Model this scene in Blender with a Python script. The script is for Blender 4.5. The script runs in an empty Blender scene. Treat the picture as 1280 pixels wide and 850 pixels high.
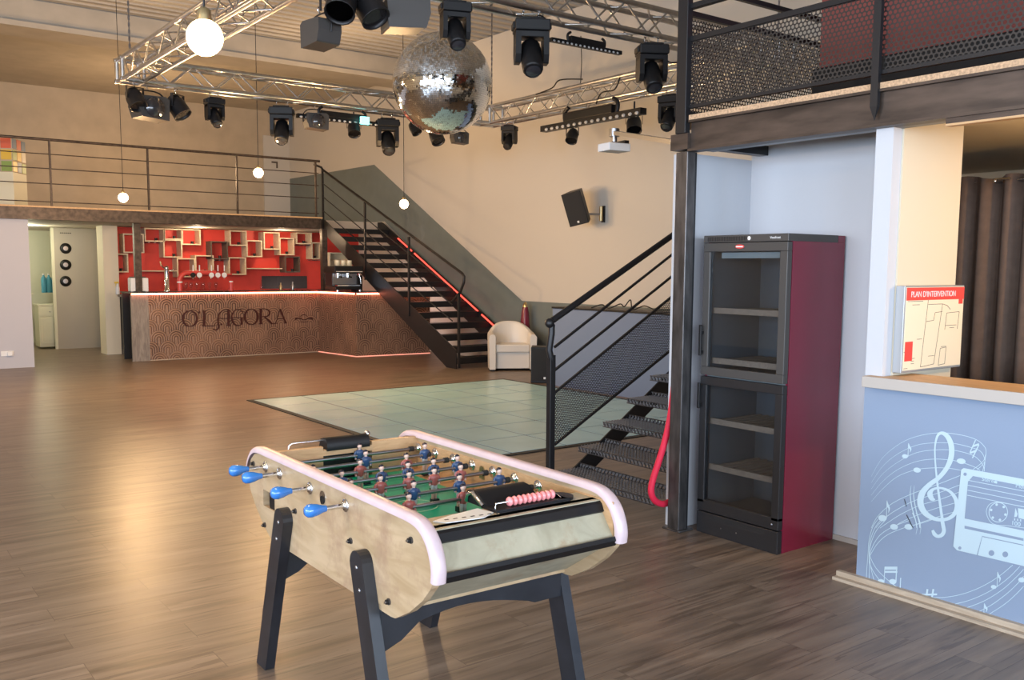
import bpy, math, random
from mathutils import Vector, Matrix
random.seed(7)
C = bpy.context.scene.collection
PI = math.pi
# ------------------------------------------------------------------ camera
FPX = 1157.3
CAM = Vector((0, 0, 1.65))
R = Matrix(((0.7998822515533762, 0.056923453795923944, -0.5974513403264277),
            (-0.6001256907026042, 0.08602578632019708, -0.7952664455682221),
            (0.006126908569885256, 0.994665413340554, 0.10297172667990549)))
cam_d = bpy.data.cameras.new('camera'); cam = bpy.data.objects.new('camera', cam_d); C.objects.link(cam)
cam.matrix_world = Matrix.Translation(CAM) @ R.to_4x4()
cam_d.sensor_width = 36; cam_d.lens = FPX / 1280 * 36; cam_d.shift_y = 30 / 1280; cam_d.clip_end = 200
bpy.context.scene.camera = cam
def ray(x, y): return R @ Vector(((x - 640) / FPX, -(y - 455) / FPX, -1))
def pln(x, y, n, d):                       # survey helper: where the sight line of a photo point meets a plane of the room
    v = ray(x, y); n = Vector(n); return CAM + v * ((d - n.dot(CAM)) / n.dot(v))
def gz(x, y, z=0): return pln(x, y, (0, 0, 1), z)
def gx(x, y, X): return pln(x, y, (1, 0, 0), X)
def gy(x, y, Y): return pln(x, y, (0, 1, 0), Y)

# ------------------------------------------------------------------ materials
MATS = {}
def mat(name, col, rough=.5, metal=0, noise=0, nscale=8, bump=0, bscale=60, emit=0, ecol=None, spec=.5, trans=0, coat=0, stretch=(1, 1, 1)):
    m = bpy.data.materials.new(name); m.use_nodes = True; nt = m.node_tree; b = nt.nodes['Principled BSDF']
    b.inputs['Base Color'].default_value = (*col, 1); b.inputs['Roughness'].default_value = rough
    b.inputs['Metallic'].default_value = metal; b.inputs['Specular IOR Level'].default_value = spec
    if trans: b.inputs['Transmission Weight'].default_value = trans
    if coat: b.inputs['Coat Weight'].default_value = coat; b.inputs['Coat Roughness'].default_value = .12
    if emit:
        b.inputs['Emission Color'].default_value = (*(ecol or col), 1); b.inputs['Emission Strength'].default_value = emit
    if noise or bump:
        tc = nt.nodes.new('ShaderNodeTexCoord'); mp = nt.nodes.new('ShaderNodeMapping'); mp.inputs['Scale'].default_value = stretch
        nt.links.new(tc.outputs['Object'], mp.inputs['Vector'])
    if noise:
        n = nt.nodes.new('ShaderNodeTexNoise'); n.inputs['Scale'].default_value = nscale; n.inputs['Detail'].default_value = 5
        nt.links.new(mp.outputs[0], n.inputs['Vector'])
        r = nt.nodes.new('ShaderNodeValToRGB')
        r.color_ramp.elements[0].position = .3; r.color_ramp.elements[1].position = .7
        r.color_ramp.elements[0].color = (*[max(0, c * (1 - noise)) for c in col], 1)
        r.color_ramp.elements[1].color = (*[min(1, c * (1 + noise)) for c in col], 1)
        nt.links.new(n.outputs['Fac'], r.inputs['Fac']); nt.links.new(r.outputs[0], b.inputs['Base Color'])
    if bump:
        n2 = nt.nodes.new('ShaderNodeTexNoise'); n2.inputs['Scale'].default_value = bscale
        nt.links.new(mp.outputs[0], n2.inputs['Vector'])
        bp = nt.nodes.new('ShaderNodeBump'); bp.inputs['Strength'].default_value = bump; bp.inputs['Distance'].default_value = .01
        nt.links.new(n2.outputs['Fac'], bp.inputs['Height']); nt.links.new(bp.outputs[0], b.inputs['Normal'])
    MATS[name] = m; return m

def nd(nt, t, **k):
    n = nt.nodes.new(t)
    for a, v in k.items(): setattr(n, a, v)
    return n
def mth(nt, op, a, b=None, c=None):
    n = nt.nodes.new('ShaderNodeMath'); n.operation = op
    for i, v in enumerate((a, b, c)):
        if v is None: continue
        if isinstance(v, (int, float)): n.inputs[i].default_value = v
        else: nt.links.new(v, n.inputs[i])
    return n.outputs[0]
def mixc(nt, f, a, b, blend='MIX'):
    n = nt.nodes.new('ShaderNodeMix'); n.data_type = 'RGBA'; n.blend_type = blend
    for i, v in ((0, f), (6, a), (7, b)):
        if isinstance(v, (int, float)): n.inputs[i].default_value = v
        elif isinstance(v, tuple): n.inputs[i].default_value = (*v, 1)
        else: nt.links.new(v, n.inputs[i])
    return n.outputs[2]

def floor_mat():
    m = bpy.data.materials.new('oak_laminate'); m.use_nodes = True; nt = m.node_tree; b = nt.nodes['Principled BSDF']
    tc = nd(nt, 'ShaderNodeTexCoord'); br = nd(nt, 'ShaderNodeTexBrick')
    br.offset = .37; br.inputs['Scale'].default_value = 1; br.inputs['Brick Width'].default_value = 1.28; br.inputs['Row Height'].default_value = .192
    br.inputs['Mortar Size'].default_value = .0016; br.inputs['Mortar Smooth'].default_value = .3; br.inputs['Bias'].default_value = 0
    br.inputs['Color1'].default_value = (0, 0, 0, 1); br.inputs['Color2'].default_value = (1, 1, 1, 1); br.inputs['Mortar'].default_value = (.5, .5, .5, 1)
    nt.links.new(tc.outputs['Object'], br.inputs['Vector'])
    sep = nd(nt, 'ShaderNodeSeparateXYZ'); nt.links.new(tc.outputs['Object'], sep.inputs[0])
    bw = nd(nt, 'ShaderNodeRGBToBW'); nt.links.new(br.outputs['Color'], bw.inputs[0])
    off = mth(nt, 'MULTIPLY', bw.outputs[0], 13.7)
    def coords(sx, sy):
        cb = nd(nt, 'ShaderNodeCombineXYZ')
        nt.links.new(mth(nt, 'ADD', mth(nt, 'MULTIPLY', sep.outputs[0], sx), off), cb.inputs[0])
        nt.links.new(mth(nt, 'MULTIPLY', sep.outputs[1], sy), cb.inputs[1]); nt.links.new(off, cb.inputs[2]); return cb.outputs[0]
    n1 = nd(nt, 'ShaderNodeTexNoise'); n1.inputs['Scale'].default_value = 1; n1.inputs['Detail'].default_value = 7; n1.inputs['Roughness'].default_value = .6; n1.inputs['Distortion'].default_value = .8
    nt.links.new(coords(1.1, 15), n1.inputs['Vector'])
    n2 = nd(nt, 'ShaderNodeTexNoise'); n2.inputs['Scale'].default_value = 1; n2.inputs['Detail'].default_value = 3; n2.inputs['Distortion'].default_value = 1.6
    nt.links.new(coords(.9, 5), n2.inputs['Vector'])
    r1 = nd(nt, 'ShaderNodeValToRGB'); r1.color_ramp.elements[0].position = .32; r1.color_ramp.elements[1].position = .72
    r1.color_ramp.elements[0].color = (.055, .037, .026, 1); r1.color_ramp.elements[1].color = (.34, .262, .195, 1)
    e = r1.color_ramp.elements.new(.5); e.color = (.190, .138, .10, 1)
    nt.links.new(mth(nt, 'ADD', mth(nt, 'MULTIPLY', n1.outputs['Fac'], .6), mth(nt, 'MULTIPLY', n2.outputs['Fac'], .4)), r1.inputs['Fac'])
    tint = mixc(nt, mth(nt, 'MULTIPLY', bw.outputs[0], .5), r1.outputs[0], (.19, .142, .105))
    # dark cracks following the grain
    n3 = nd(nt, 'ShaderNodeTexNoise'); n3.inputs['Scale'].default_value = 1; n3.inputs['Detail'].default_value = 4; n3.inputs['Distortion'].default_value = 1.2
    nt.links.new(coords(1.1, 24), n3.inputs['Vector'])
    crack = mth(nt, 'MULTIPLY', mth(nt, 'GREATER_THAN', n3.outputs['Fac'], .60), .6)
    c2 = mixc(nt, crack, tint, (.085, .058, .04))
    c3 = mixc(nt, mth(nt, 'MULTIPLY', br.outputs['Fac'], .8), c2, (.06, .04, .03))
    nt.links.new(c3, b.inputs['Base Color'])
    b.inputs['Roughness'].default_value = .36
    rr = mth(nt, 'ADD', mth(nt, 'MULTIPLY', n1.outputs['Fac'], .18), .27); nt.links.new(rr, b.inputs['Roughness'])
    bp = nd(nt, 'ShaderNodeBump'); bp.inputs['Strength'].default_value = .25; bp.inputs['Distance'].default_value = .003
    nt.links.new(mth(nt, 'SUBTRACT', n1.outputs['Fac'], br.outputs['Fac']), bp.inputs['Height']); nt.links.new(bp.outputs[0], b.inputs['Normal'])
    MATS['floor'] = m
floor_mat()

def wood(name, c0, c1, scale=(1, 1, 1), rough=.5, dist=1.5, big=3., blot=None):
    m = bpy.data.materials.new(name); m.use_nodes = True; nt = m.node_tree; b = nt.nodes['Principled BSDF']
    tc = nd(nt, 'ShaderNodeTexCoord'); mp = nd(nt, 'ShaderNodeMapping'); mp.inputs['Scale'].default_value = scale
    nt.links.new(tc.outputs['Object'], mp.inputs['Vector'])
    n = nd(nt, 'ShaderNodeTexNoise'); n.inputs['Scale'].default_value = big; n.inputs['Detail'].default_value = 7; n.inputs['Distortion'].default_value = dist
    nt.links.new(mp.outputs[0], n.inputs['Vector'])
    r = nd(nt, 'ShaderNodeValToRGB'); r.color_ramp.elements[0].position = .3; r.color_ramp.elements[1].position = .7
    r.color_ramp.elements[0].color = (*c0, 1); r.color_ramp.elements[1].color = (*c1, 1)
    nt.links.new(n.outputs['Fac'], r.inputs['Fac']); out = r.outputs[0]
    if blot:
        n2 = nd(nt, 'ShaderNodeTexNoise'); n2.inputs['Scale'].default_value = 4.5; n2.inputs['Detail'].default_value = 6; n2.inputs['Roughness'].default_value = .7
        nt.links.new(tc.outputs['Object'], n2.inputs['Vector'])
        r2 = nd(nt, 'ShaderNodeValToRGB'); r2.color_ramp.elements[0].position = .52; r2.color_ramp.elements[1].position = .7
        nt.links.new(n2.outputs['Fac'], r2.inputs['Fac'])
        out = mixc(nt, mth(nt, 'MULTIPLY', r2.outputs[0], .8), out, blot)
    nt.links.new(out, b.inputs['Base Color']); b.inputs['Roughness'].default_value = rough
    MATS[name] = m; return m

def perforated(name, col, pitch, hole, axes=('X', 'Z'), rough=.45, tc_out='Object', square=False, vec=None):
    """sheet metal with round holes in a staggered grid: real see-through holes"""
    m = bpy.data.materials.new(name); m.use_nodes = True; nt = m.node_tree; b = nt.nodes['Principled BSDF']
    b.inputs['Base Color'].default_value = (*col, 1); b.inputs['Metallic'].default_value = .3; b.inputs['Roughness'].default_value = rough
    tc = nd(nt, 'ShaderNodeTexCoord'); sep = nd(nt, 'ShaderNodeSeparateXYZ'); nt.links.new(tc.outputs[tc_out], sep.inputs[0])
    u = mth(nt, 'DIVIDE', sep.outputs['XYZ'.index(axes[0])], pitch); v = mth(nt, 'DIVIDE', sep.outputs['XYZ'.index(axes[1])], pitch * .866)
    row = mth(nt, 'FLOOR', v); fv = mth(nt, 'SUBTRACT', mth(nt, 'SUBTRACT', v, row), .5)
    st = mth(nt, 'MULTIPLY', mth(nt, 'FLOORED_MODULO', row, 2), .5) if not square else 0.0
    uu = mth(nt, 'ADD', u, st); fu = mth(nt, 'SUBTRACT', mth(nt, 'FRACT', uu), .5)
    fv = mth(nt, 'MULTIPLY', fv, .866)
    d = mth(nt, 'SQRT', mth(nt, 'ADD', mth(nt, 'MULTIPLY', fu, fu), mth(nt, 'MULTIPLY', fv, fv)))
    hol = mth(nt, 'LESS_THAN', d, hole)
    tr = nd(nt, 'ShaderNodeBsdfTransparent'); mx = nd(nt, 'ShaderNodeMixShader')
    nt.links.new(hol, mx.inputs[0]); nt.links.new(b.outputs[0], mx.inputs[1]); nt.links.new(tr.outputs[0], mx.inputs[2])
    nt.links.new(mx.outputs[0], nt.nodes['Material Output'].inputs['Surface'])
    MATS[name] = m; return m

def arcs_mat():
    """bronze wallcovering with raised overlapping concentric arches"""
    m = bpy.data.materials.new('bronze_arches'); m.use_nodes = True; nt = m.node_tree; b = nt.nodes['Principled BSDF']
    tc = nd(nt, 'ShaderNodeTexCoord'); sep = nd(nt, 'ShaderNodeSeparateXYZ'); nt.links.new(tc.outputs['Object'], sep.inputs[0])
    W = .30; H = .19
    hx = mth(nt, 'ADD', sep.outputs[0], mth(nt, 'MULTIPLY', sep.outputs[1], 1.0))
    u = mth(nt, 'DIVIDE', hx, W); v = mth(nt, 'DIVIDE', sep.outputs[2], H)
    def layer(k):
        row = mth(nt, 'SUBTRACT', mth(nt, 'FLOOR', v), k)
        jit = mth(nt, 'MULTIPLY', mth(nt, 'FLOORED_MODULO', row, 2), .5)
        uu = mth(nt, 'ADD', u, jit); fu = mth(nt, 'SUBTRACT', mth(nt, 'FRACT', uu), .5)
        x = mth(nt, 'MULTIPLY', fu, W); z = mth(nt, 'MULTIPLY', mth(nt, 'SUBTRACT', v, row), H)
        if k < 0: return mth(nt, 'ABSOLUTE', x)
        return mth(nt, 'SQRT', mth(nt, 'ADD', mth(nt, 'MULTIPLY', x, x), mth(nt, 'MULTIPLY', z, z)))
    d0 = layer(0); d1 = layer(-1)
    sel = mth(nt, 'LESS_THAN', d0, W * .5)
    d = mth(nt, 'ADD', mth(nt, 'MULTIPLY', sel, d0), mth(nt, 'MULTIPLY', mth(nt, 'SUBTRACT', 1, sel), d1))
    s = mth(nt, 'SINE', mth(nt, 'MULTIPLY', d, 2 * PI / .040))
    s01 = mth(nt, 'ADD', mth(nt, 'MULTIPLY', s, .5), .5)
    n = nd(nt, 'ShaderNodeTexNoise'); n.inputs['Scale'].default_value = 1.5; n.inputs['Detail'].default_value = 5; nt.links.new(tc.outputs['Object'], n.inputs['Vector'])
    r = nd(nt, 'ShaderNodeValToRGB'); r.color_ramp.elements[0].position = .40; r.color_ramp.elements[1].position = .62
    r.color_ramp.elements[0].color = (.07, .034, .026, 1); r.color_ramp.elements[1].color = (.22, .12, .08, 1)
    nt.links.new(n.outputs['Fac'], r.inputs['Fac'])
    c = mixc(nt, mth(nt, 'MULTIPLY', s01, .75), r.outputs[0], (.42, .26, .17))
    nt.links.new(c, b.inputs['Base Color']); b.inputs['Roughness'].default_value = .42; b.inputs['Metallic'].default_value = .35
    bp = nd(nt, 'ShaderNodeBump'); bp.inputs['Strength'].default_value = .5; bp.inputs['Distance'].default_value = .004
    nt.links.new(s01, bp.inputs['Height']); nt.links.new(bp.outputs[0], b.inputs['Normal'])
    MATS['arches'] = m
arcs_mat()

mat('wall_beige', (.60, .56, .50), .75, bump=.08, bscale=90)
mat('wall_white', (.55, .57, .61), .7, bump=.06, bscale=90)
mat('wall_lilac', (.50, .50, .55), .7, bump=.05, bscale=90)
mat('wall_cream', (.68, .59, .44), .7)
mat('wall_brown', (.50, .41, .30), .8, noise=.08, nscale=3)
mat('paint_grey', (.165, .195, .19), .6, noise=.05, nscale=4)
mat('wall_blue', (.23, .30, .42), .6, bump=.05, bscale=120)
mat('mural_white', (.48, .62, .70), .6)
mat('mural_gap', (.23, .30, .42), .6)
mat('wall_red', (.62, .045, .03), .55, noise=.06, nscale=6)
mat('ceiling_metal', (.42, .39, .35), .5, metal=.1)
mat('beam_concrete', (.45, .40, .33), .8, noise=.08, nscale=3)
mat('steel_brown', (.068, .050, .040), .45, metal=.45, noise=.45, nscale=5, stretch=(3, .6, 3))
mat('steel_post', (.085, .08, .08), .33, metal=.6, noise=.45, nscale=7, stretch=(3, 3, .8))
mat('black_metal', (.014, .014, .016), .42, metal=.3)
mat('black_plastic', (.007, .007, .008), .45, spec=.35)
mat('black_paint', (.015, .016, .02), .38, noise=.3, nscale=9)
mat('rubber', (.02, .02, .02), .8)
mat('truss_alu', (.62, .61, .60), .28, metal=1, noise=.12, nscale=12)
mat('chrome', (.75, .75, .76), .12, metal=1)
mat('steel', (.35, .35, .37), .3, metal=1)
mat('brass', (.50, .38, .20), .3, metal=.9)
mat('cooler_glass', (.15, .14, .12), .2); mat('glass_tile', (.40, .64, .70), .24, noise=.07, nscale=2)
mat('tile_gap', (.012, .015, .016), .7)
mat('chip_edge', (.50, .33, .20), .8, noise=.3, nscale=80)
wood('pine', (.50, .30, .14), (.66, .43, .23), (12, 1.2, 12), .5)
wood('shelf_ply', (.50, .40, .27), (.62, .52, .38), (2, 8, 8), .6)
wood('shelf_dark', (.07, .05, .04), (.11, .08, .06), (2, 8, 8), .6)
wood('table_side', (.37, .255, .140), (.50, .365, .225), (2.5, 1, 5), .38, blot=(.30, .185, .12))
wood('table_end', (.33, .30, .21), (.45, .41, .30), (3, 3, 3), .42, blot=(.30, .20, .11))
wood('table_inner', (.42, .25, .12), (.54, .34, .18), (3, 3, 14), .42)
wood('grey_planks', (.17, .14, .12), (.30, .26, .22), (9, 9, 1.4), .6)
wood('fridge_shelf', (.38, .27, .19), (.50, .37, .27), (2, 9, 9), .5)
wood('strip_wood', (.38, .30, .22), (.5, .41, .31), (9, 1.5, 9), .6)
mat('pink_cap', (.56, .44, .46), .3, noise=.06, nscale=14)
mat('blue_handle', (.03, .17, .50), .18, coat=.6)
mat('field_green', (.0, .40, .26), .3)
mat('field_line', (.55, .75, .62), .5)
mat('shirt_blue', (.025, .06, .15), .35); mat('shirt_red', (.30, .08, .07), .35)
mat('shorts_white', (.50, .50, .52), .4); mat('skin', (.62, .42, .34), .45); mat('boot', (.01, .01, .02), .35)
mat('bead_pink', (.80, .28, .28), .25)
mat('card_white', (.78, .80, .78), .4)
mat('burgundy', (.18, .012, .035), .22, noise=.06, nscale=3, coat=.3)
mat('fridge_black', (.018, .018, .02), .3)
mat('fridge_grey', (.055, .052, .05), .4)
mat('fridge_inner', (.13, .15, .16), .5)
mat('fridge_label', (.45, .50, .48), .5)
mat('emblem_red', (.6, .06, .05), .4); mat('print_white', (.75, .75, .75), .5); mat('print_black', (.03, .03, .03), .6)
mat('sign_red', (.72, .07, .06), .45); mat('sign_paper', (.80, .70, .52), .5); mat('sign_frame', (.40, .42, .44), .35, metal=.4)
mat('curtain', (.115, .075, .055), .85, noise=.12, nscale=20)
mat('leather_white', (.70, .66, .60), .4)
mat('rope_red', (.75, .015, .06), .6, bump=.3, bscale=300)
mat('letter', (.06, .015, .012), .45, metal=.3)
mat('grille', (.012, .012, .014), .6, bump=.5, bscale=600)
mat('bulb', (1, .8, .5), .3, emit=9, ecol=(1, .74, .40))
mat('bulb_far', (1, .8, .5), .3, emit=26, ecol=(1, .72, .38))
mat('led_red', (1, .2, .1), .4, emit=2.2, ecol=(1, .06, .05)); mat('led_soft', (1, .4, .3), .4, emit=.9, ecol=(1, .38, .28))
mat('led_bar', (1, .5, .4), .4, emit=11, ecol=(1, .25, .14))
mat('led_cyan', (.2, .8, .8), .4, emit=3, ecol=(.2, .8, .8))
mat('led_lens', (.5, .5, .5), .25)
mat('kitchen_wall', (.66, .66, .52), .7); mat('kitchen_white', (.68, .66, .52), .5)
mat('water_blue', (.08, .32, .45), .15); mat('panel_grey', (.40, .36, .31), .6)
mat('plug_white', (.8, .8, .8), .4); mat('red_sofa', (.20, .045, .035), .8)
for n, c in dict(cr=(.62, .12, .06), cb=(.10, .17, .28), cy=(.70, .48, .06), cg=(.22, .34, .08), cw=(.65, .6, .5), co=(.65, .3, .06)).items(): mat('cube_' + n, c, .4)
mat('lens_glass', (.03, .03, .035), .06, spec=.8)
mat('proj_white', (.7, .7, .7), .4)
mat('skirting', (.46, .42, .38), .5)
mat('screen_blue', (.15, .20, .31), .5)
mat('ceramic', (.75, .68, .5), .3)
perforated('perf_mezz', (.030, .026, .024), .026, .36, ('Y', 'Z'))
perforated('perf_mezz_x', (.030, .026, .024), .026, .36, ('X', 'Z'))
perforated('perf_stair', (.02, .02, .025), .016, .33, ('X', 'Z'))
perforated('tread_mesh', (.12, .12, .13), .030, .30, ('Y', 'X'), rough=.3)
perforated('tread_lip', (.16, .16, .17), .030, .26, ('Y', 'Z'), rough=.3)

def glass_mat():
    m = bpy.data.materials.new('dark_glass'); m.use_nodes = True; nt = m.node_tree
    nt.nodes.remove(nt.nodes['Principled BSDF'])
    g = nd(nt, 'ShaderNodeBsdfGlossy'); g.inputs['Roughness'].default_value = .03; g.inputs['Color'].default_value = (.9, .95, 1, 1)
    t = nd(nt, 'ShaderNodeBsdfTransparent'); t.inputs['Color'].default_value = (.72, .76, .80, 1)
    lw = nd(nt, 'ShaderNodeLayerWeight'); fr_ = mth(nt, 'ADD', mth(nt, 'MULTIPLY', mth(nt, 'POWER', lw.outputs['Facing'], 4), .8), .05); mx = nd(nt, 'ShaderNodeMixShader')
    nt.links.new(fr_, mx.inputs[0]); nt.links.new(t.outputs[0], mx.inputs[1]); nt.links.new(g.outputs[0], mx.inputs[2])
    nt.links.new(mx.outputs[0], nt.nodes['Material Output'].inputs['Surface']); MATS['dark_glass'] = m
    m = bpy.data.materials.new('clear_glass'); m.use_nodes = True; nt = m.node_tree
    nt.nodes.remove(nt.nodes['Principled BSDF'])
    g = nd(nt, 'ShaderNodeBsdfGlossy'); g.inputs['Roughness'].default_value = .03
    t = nd(nt, 'ShaderNodeBsdfTransparent'); t.inputs['Color'].default_value = (.9, .93, .93, 1)
    lw = nd(nt, 'ShaderNodeLayerWeight'); fr_ = mth(nt, 'ADD', mth(nt, 'MULTIPLY', mth(nt, 'POWER', lw.outputs['Facing'], 4), .8), .04); mx = nd(nt, 'ShaderNodeMixShader')
    nt.links.new(fr_, mx.inputs[0]); nt.links.new(t.outputs[0], mx.inputs[1]); nt.links.new(g.outputs[0], mx.inputs[2])
    nt.links.new(mx.outputs[0], nt.nodes['Material Output'].inputs['Surface']); MATS['clear_glass'] = m
glass_mat()
def mirror_mat():
    m = bpy.data.materials.new('mirror_tiles'); m.use_nodes = True; nt = m.node_tree; b = nt.nodes['Principled BSDF']
    b.inputs['Metallic'].default_value = 1; b.inputs['Roughness'].default_value = .07; b.inputs['Base Color'].default_value = (.80, .83, .85, 1)
    MATS['mirror'] = m
mirror_mat()

# ------------------------------------------------------------------ mesh builder
def frame_of(d):
    d = Vector(d).normalized(); a = Vector((0, 0, 1)) if abs(d.z) < .9 else Vector((1, 0, 0))
    x = a.cross(d).normalized(); return x, d.cross(x).normalized(), d
class MB:
    def __init__(s): s.v = []; s.f = []; s.m = []; s.s = []; s.mats = []
    def mi(s, m):
        if m not in s.mats: s.mats.append(m)
        return s.mats.index(m)
    def add(s, vs, fs, m=None, sm=False, M=None):
        b = len(s.v); s.v += [tuple(M @ Vector(v)) if M else tuple(v) for v in vs]
        i = s.mi(m); 
        for f in fs: s.f.append(tuple(b + k for k in f)); s.m.append(i); s.s.append(sm)
        return s
    def box(s, a, b, m=None, M=None, taper=None):
        (x0, y0, z0), (x1, y1, z1) = a, b
        vs = [(x0, y0, z0), (x1, y0, z0), (x1, y1, z0), (x0, y1, z0), (x0, y0, z1), (x1, y0, z1), (x1, y1, z1), (x0, y1, z1)]
        return s.add(vs, [(0, 3, 2, 1), (4, 5, 6, 7), (0, 1, 5, 4), (1, 2, 6, 5), (2, 3, 7, 6), (3, 0, 4, 7)], m, False, M)
    def bar(s, p, q, w, h, m=None, up=(0, 0, 1)):          # rectangular bar from p to q, w sideways, h along up
        p, q = Vector(p), Vector(q); d = (q - p).normalized(); up = Vector(up)
        x = d.cross(up).normalized() * w / 2; y = x.cross(d).normalized() * h / 2
        vs = [p - x - y, p + x - y, p + x + y, p - x + y, q - x - y, q + x - y, q + x + y, q - x + y]
        return s.add(vs, [(0, 3, 2, 1), (4, 5, 6, 7), (0, 1, 5, 4), (1, 2, 6, 5), (2, 3, 7, 6), (3, 0, 4, 7)], m)
    def cyl(s, p, q, r, m=None, n=12, r2=None, caps=True):
        p, q = Vector(p), Vector(q); x, y, d = frame_of(q - p); r2 = r if r2 is None else r2
        A = [p + (x * math.cos(2 * PI * i / n) + y * math.sin(2 * PI * i / n)) * r for i in range(n)]
        B = [q + (x * math.cos(2 * PI * i / n) + y * math.sin(2 * PI * i / n)) * r2 for i in range(n)]
        s.add(A + B, [(i, (i + 1) % n, n + (i + 1) % n, n + i) for i in range(n)], m, True)
        if caps: s.add(A, [tuple(range(n))[::-1]], m); s.add(B, [tuple(range(n))], m)
        return s
    def tube(s, pts, r, m=None, n=8, closed=False):
        pts = [Vector(p) for p in pts]; k = len(pts); rs = r if isinstance(r, (list, tuple)) else [r] * k
        rings = []; px = None
        for i, p in enumerate(pts):
            a = pts[i - 1] if (i or closed) else p; b = pts[(i + 1) % k] if (i < k - 1 or closed) else p
            d = (b - a).normalized()
            if px is None: px, py, _ = frame_of(d)
            else:
                px = (px - d * px.dot(d)).normalized(); py = d.cross(px)
            rings += [p + (px * math.cos(2 * PI * j / n) + py * math.sin(2 * PI * j / n)) * rs[i] for j in range(n)]
        fs = [(i * n + j, i * n + (j + 1) % n, ((i + 1) % k) * n + (j + 1) % n, ((i + 1) % k) * n + j) for i in range(k if closed else k - 1) for j in range(n)]
        s.add(rings, fs, m, True)
        if not closed: s.add(rings[:n], [tuple(range(n))[::-1]], m); s.add(rings[-n:], [tuple(range(n))], m)
        return s
    def lathe(s, prof, m=None, n=20, M=None, sm=True):     # prof: (r, z) list about local z
        k = len(prof); vs = [(r * math.cos(2 * PI * j / n), r * math.sin(2 * PI * j / n), z) for r, z in prof for j in range(n)]
        fs = [(i * n + j, i * n + (j + 1) % n, (i + 1) * n + (j + 1) % n, (i + 1) * n + j) for i in range(k - 1) for j in range(n)]
        s.add(vs, fs, m, sm, M)
        if prof[0][0] > 1e-4: s.add(vs[:n], [tuple(range(n))[::-1]], m, False, M)
        if prof[-1][0] > 1e-4: s.add(vs[-n:], [tuple(range(n))], m, False, M)
        return s
    def prism(s, out, fn, a, b, m=None, sm=False):         # outline of 2D points; fn(u, v, w) -> 3D; from w=a to w=b
        n = len(out); A = [fn(u, v, a) for u, v in out]; B = [fn(u, v, b) for u, v in out]
        s.add(A, [tuple(range(n))], m); s.add(B, [tuple(range(n))[::-1]], m)
        s.add(A + B, [(i, n + i, n + (i + 1) % n, (i + 1) % n) for i in range(n)], m, sm)
        return s
    def sphere(s, c, r, m=None, n=14, sc=(1, 1, 1)):
        k = max(6, n // 2 + 1); prof = [(math.sin(PI * i / k) * r, -math.cos(PI * i / k) * r) for i in range(k + 1)]
        prof[0] = (1e-5, -r); prof[-1] = (1e-5, r)
        return s.lathe(prof, m, n, Matrix.Translation(Vector(c)) @ Matrix.Diagonal((*sc, 1)))
    def build(s, name, m=None, parent=None, bevel=0, loc=None):
        me = bpy.data.meshes.new(name); me.from_pydata([tuple(v) for v in s.v], [], s.f)
        for x in s.mats: me.materials.append(MATS[x or m])
        for p, i, q in zip(me.polygons, s.m, s.s): p.material_index = i; p.use_smooth = q
        me.update(); o = bpy.data.objects.new(name, me); C.objects.link(o)
        if parent: o.parent = parent
        if loc: o.location = loc
        if bevel:
            b = o.modifiers.new('bevel', 'BEVEL'); b.width = bevel; b.segments = 2; b.limit_method = 'ANGLE'; b.angle_limit = math.radians(40)
        return o
def thing(name, label, cat, loc=(0, 0, 0), rz=0, group=None):
    o = bpy.data.objects.new(name, None); C.objects.link(o); o.empty_display_size = .1
    o.location = loc; o.rotation_euler = (0, 0, rz); o['label'] = label; o['category'] = cat
    if group: o['group'] = group
    return o
def tag(o, label, cat, group=None):
    o['label'] = label; o['category'] = cat
    if group: o['group'] = group
    return o
def struct(o, label=None, cat=None):
    o['kind'] = 'structure'
    if label: o['label'] = label
    if cat: o['category'] = cat
    return o
def text_mesh(txt, size, M, m, name, parent, ext=.0008, align='LEFT', sx=1.0):
    cu = bpy.data.curves.new(name, 'FONT'); cu.body = txt; cu.size = size; cu.extrude = ext; cu.align_x = align
    t = bpy.data.objects.new(name, cu); C.objects.link(t); dg = bpy.context.evaluated_depsgraph_get(); dg.update()
    me = bpy.data.meshes.new_from_object(t.evaluated_get(dg)); C.objects.unlink(t); bpy.data.objects.remove(t)
    me.transform(M @ Matrix.Diagonal((sx, 1, 1, 1))); me.materials.clear(); me.materials.append(MATS[m])
    o = bpy.data.objects.new(name, me); C.objects.link(o); o.parent = parent; return o
def spline(pts, k=8, closed=False):
    out = []; n = len(pts); P = [Vector(p) for p in pts]
    for i in range(n if closed else n - 1):
        p1, p2 = P[i], P[(i + 1) % n]
        p0 = P[i - 1] if (i or closed) else p1; p3 = P[(i + 2) % n] if (i < n - 2 or closed) else p2
        for j in range(k):
            t = j / k
            out.append(.5 * ((2 * p1) + (p2 - p0) * t + (2 * p0 - 5 * p1 + 4 * p2 - p3) * t * t + (3 * p1 - p0 - 3 * p2 + p3) * t ** 3))
    if not closed: out.append(P[-1])
    return out
# ------------------------------------------------------------------ the setting
def slab(name, a, b, m, **k):
    lo = [min(a[i], b[i]) for i in range(3)]; hi = [max(a[i], b[i]) for i in range(3)]
    return struct(MB().box(lo, hi, m).build(name, m), **k)
slab('floor', (-7, -6, -.1), (9.95, 24, 0), 'floor')
ZC = 5.7
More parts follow.
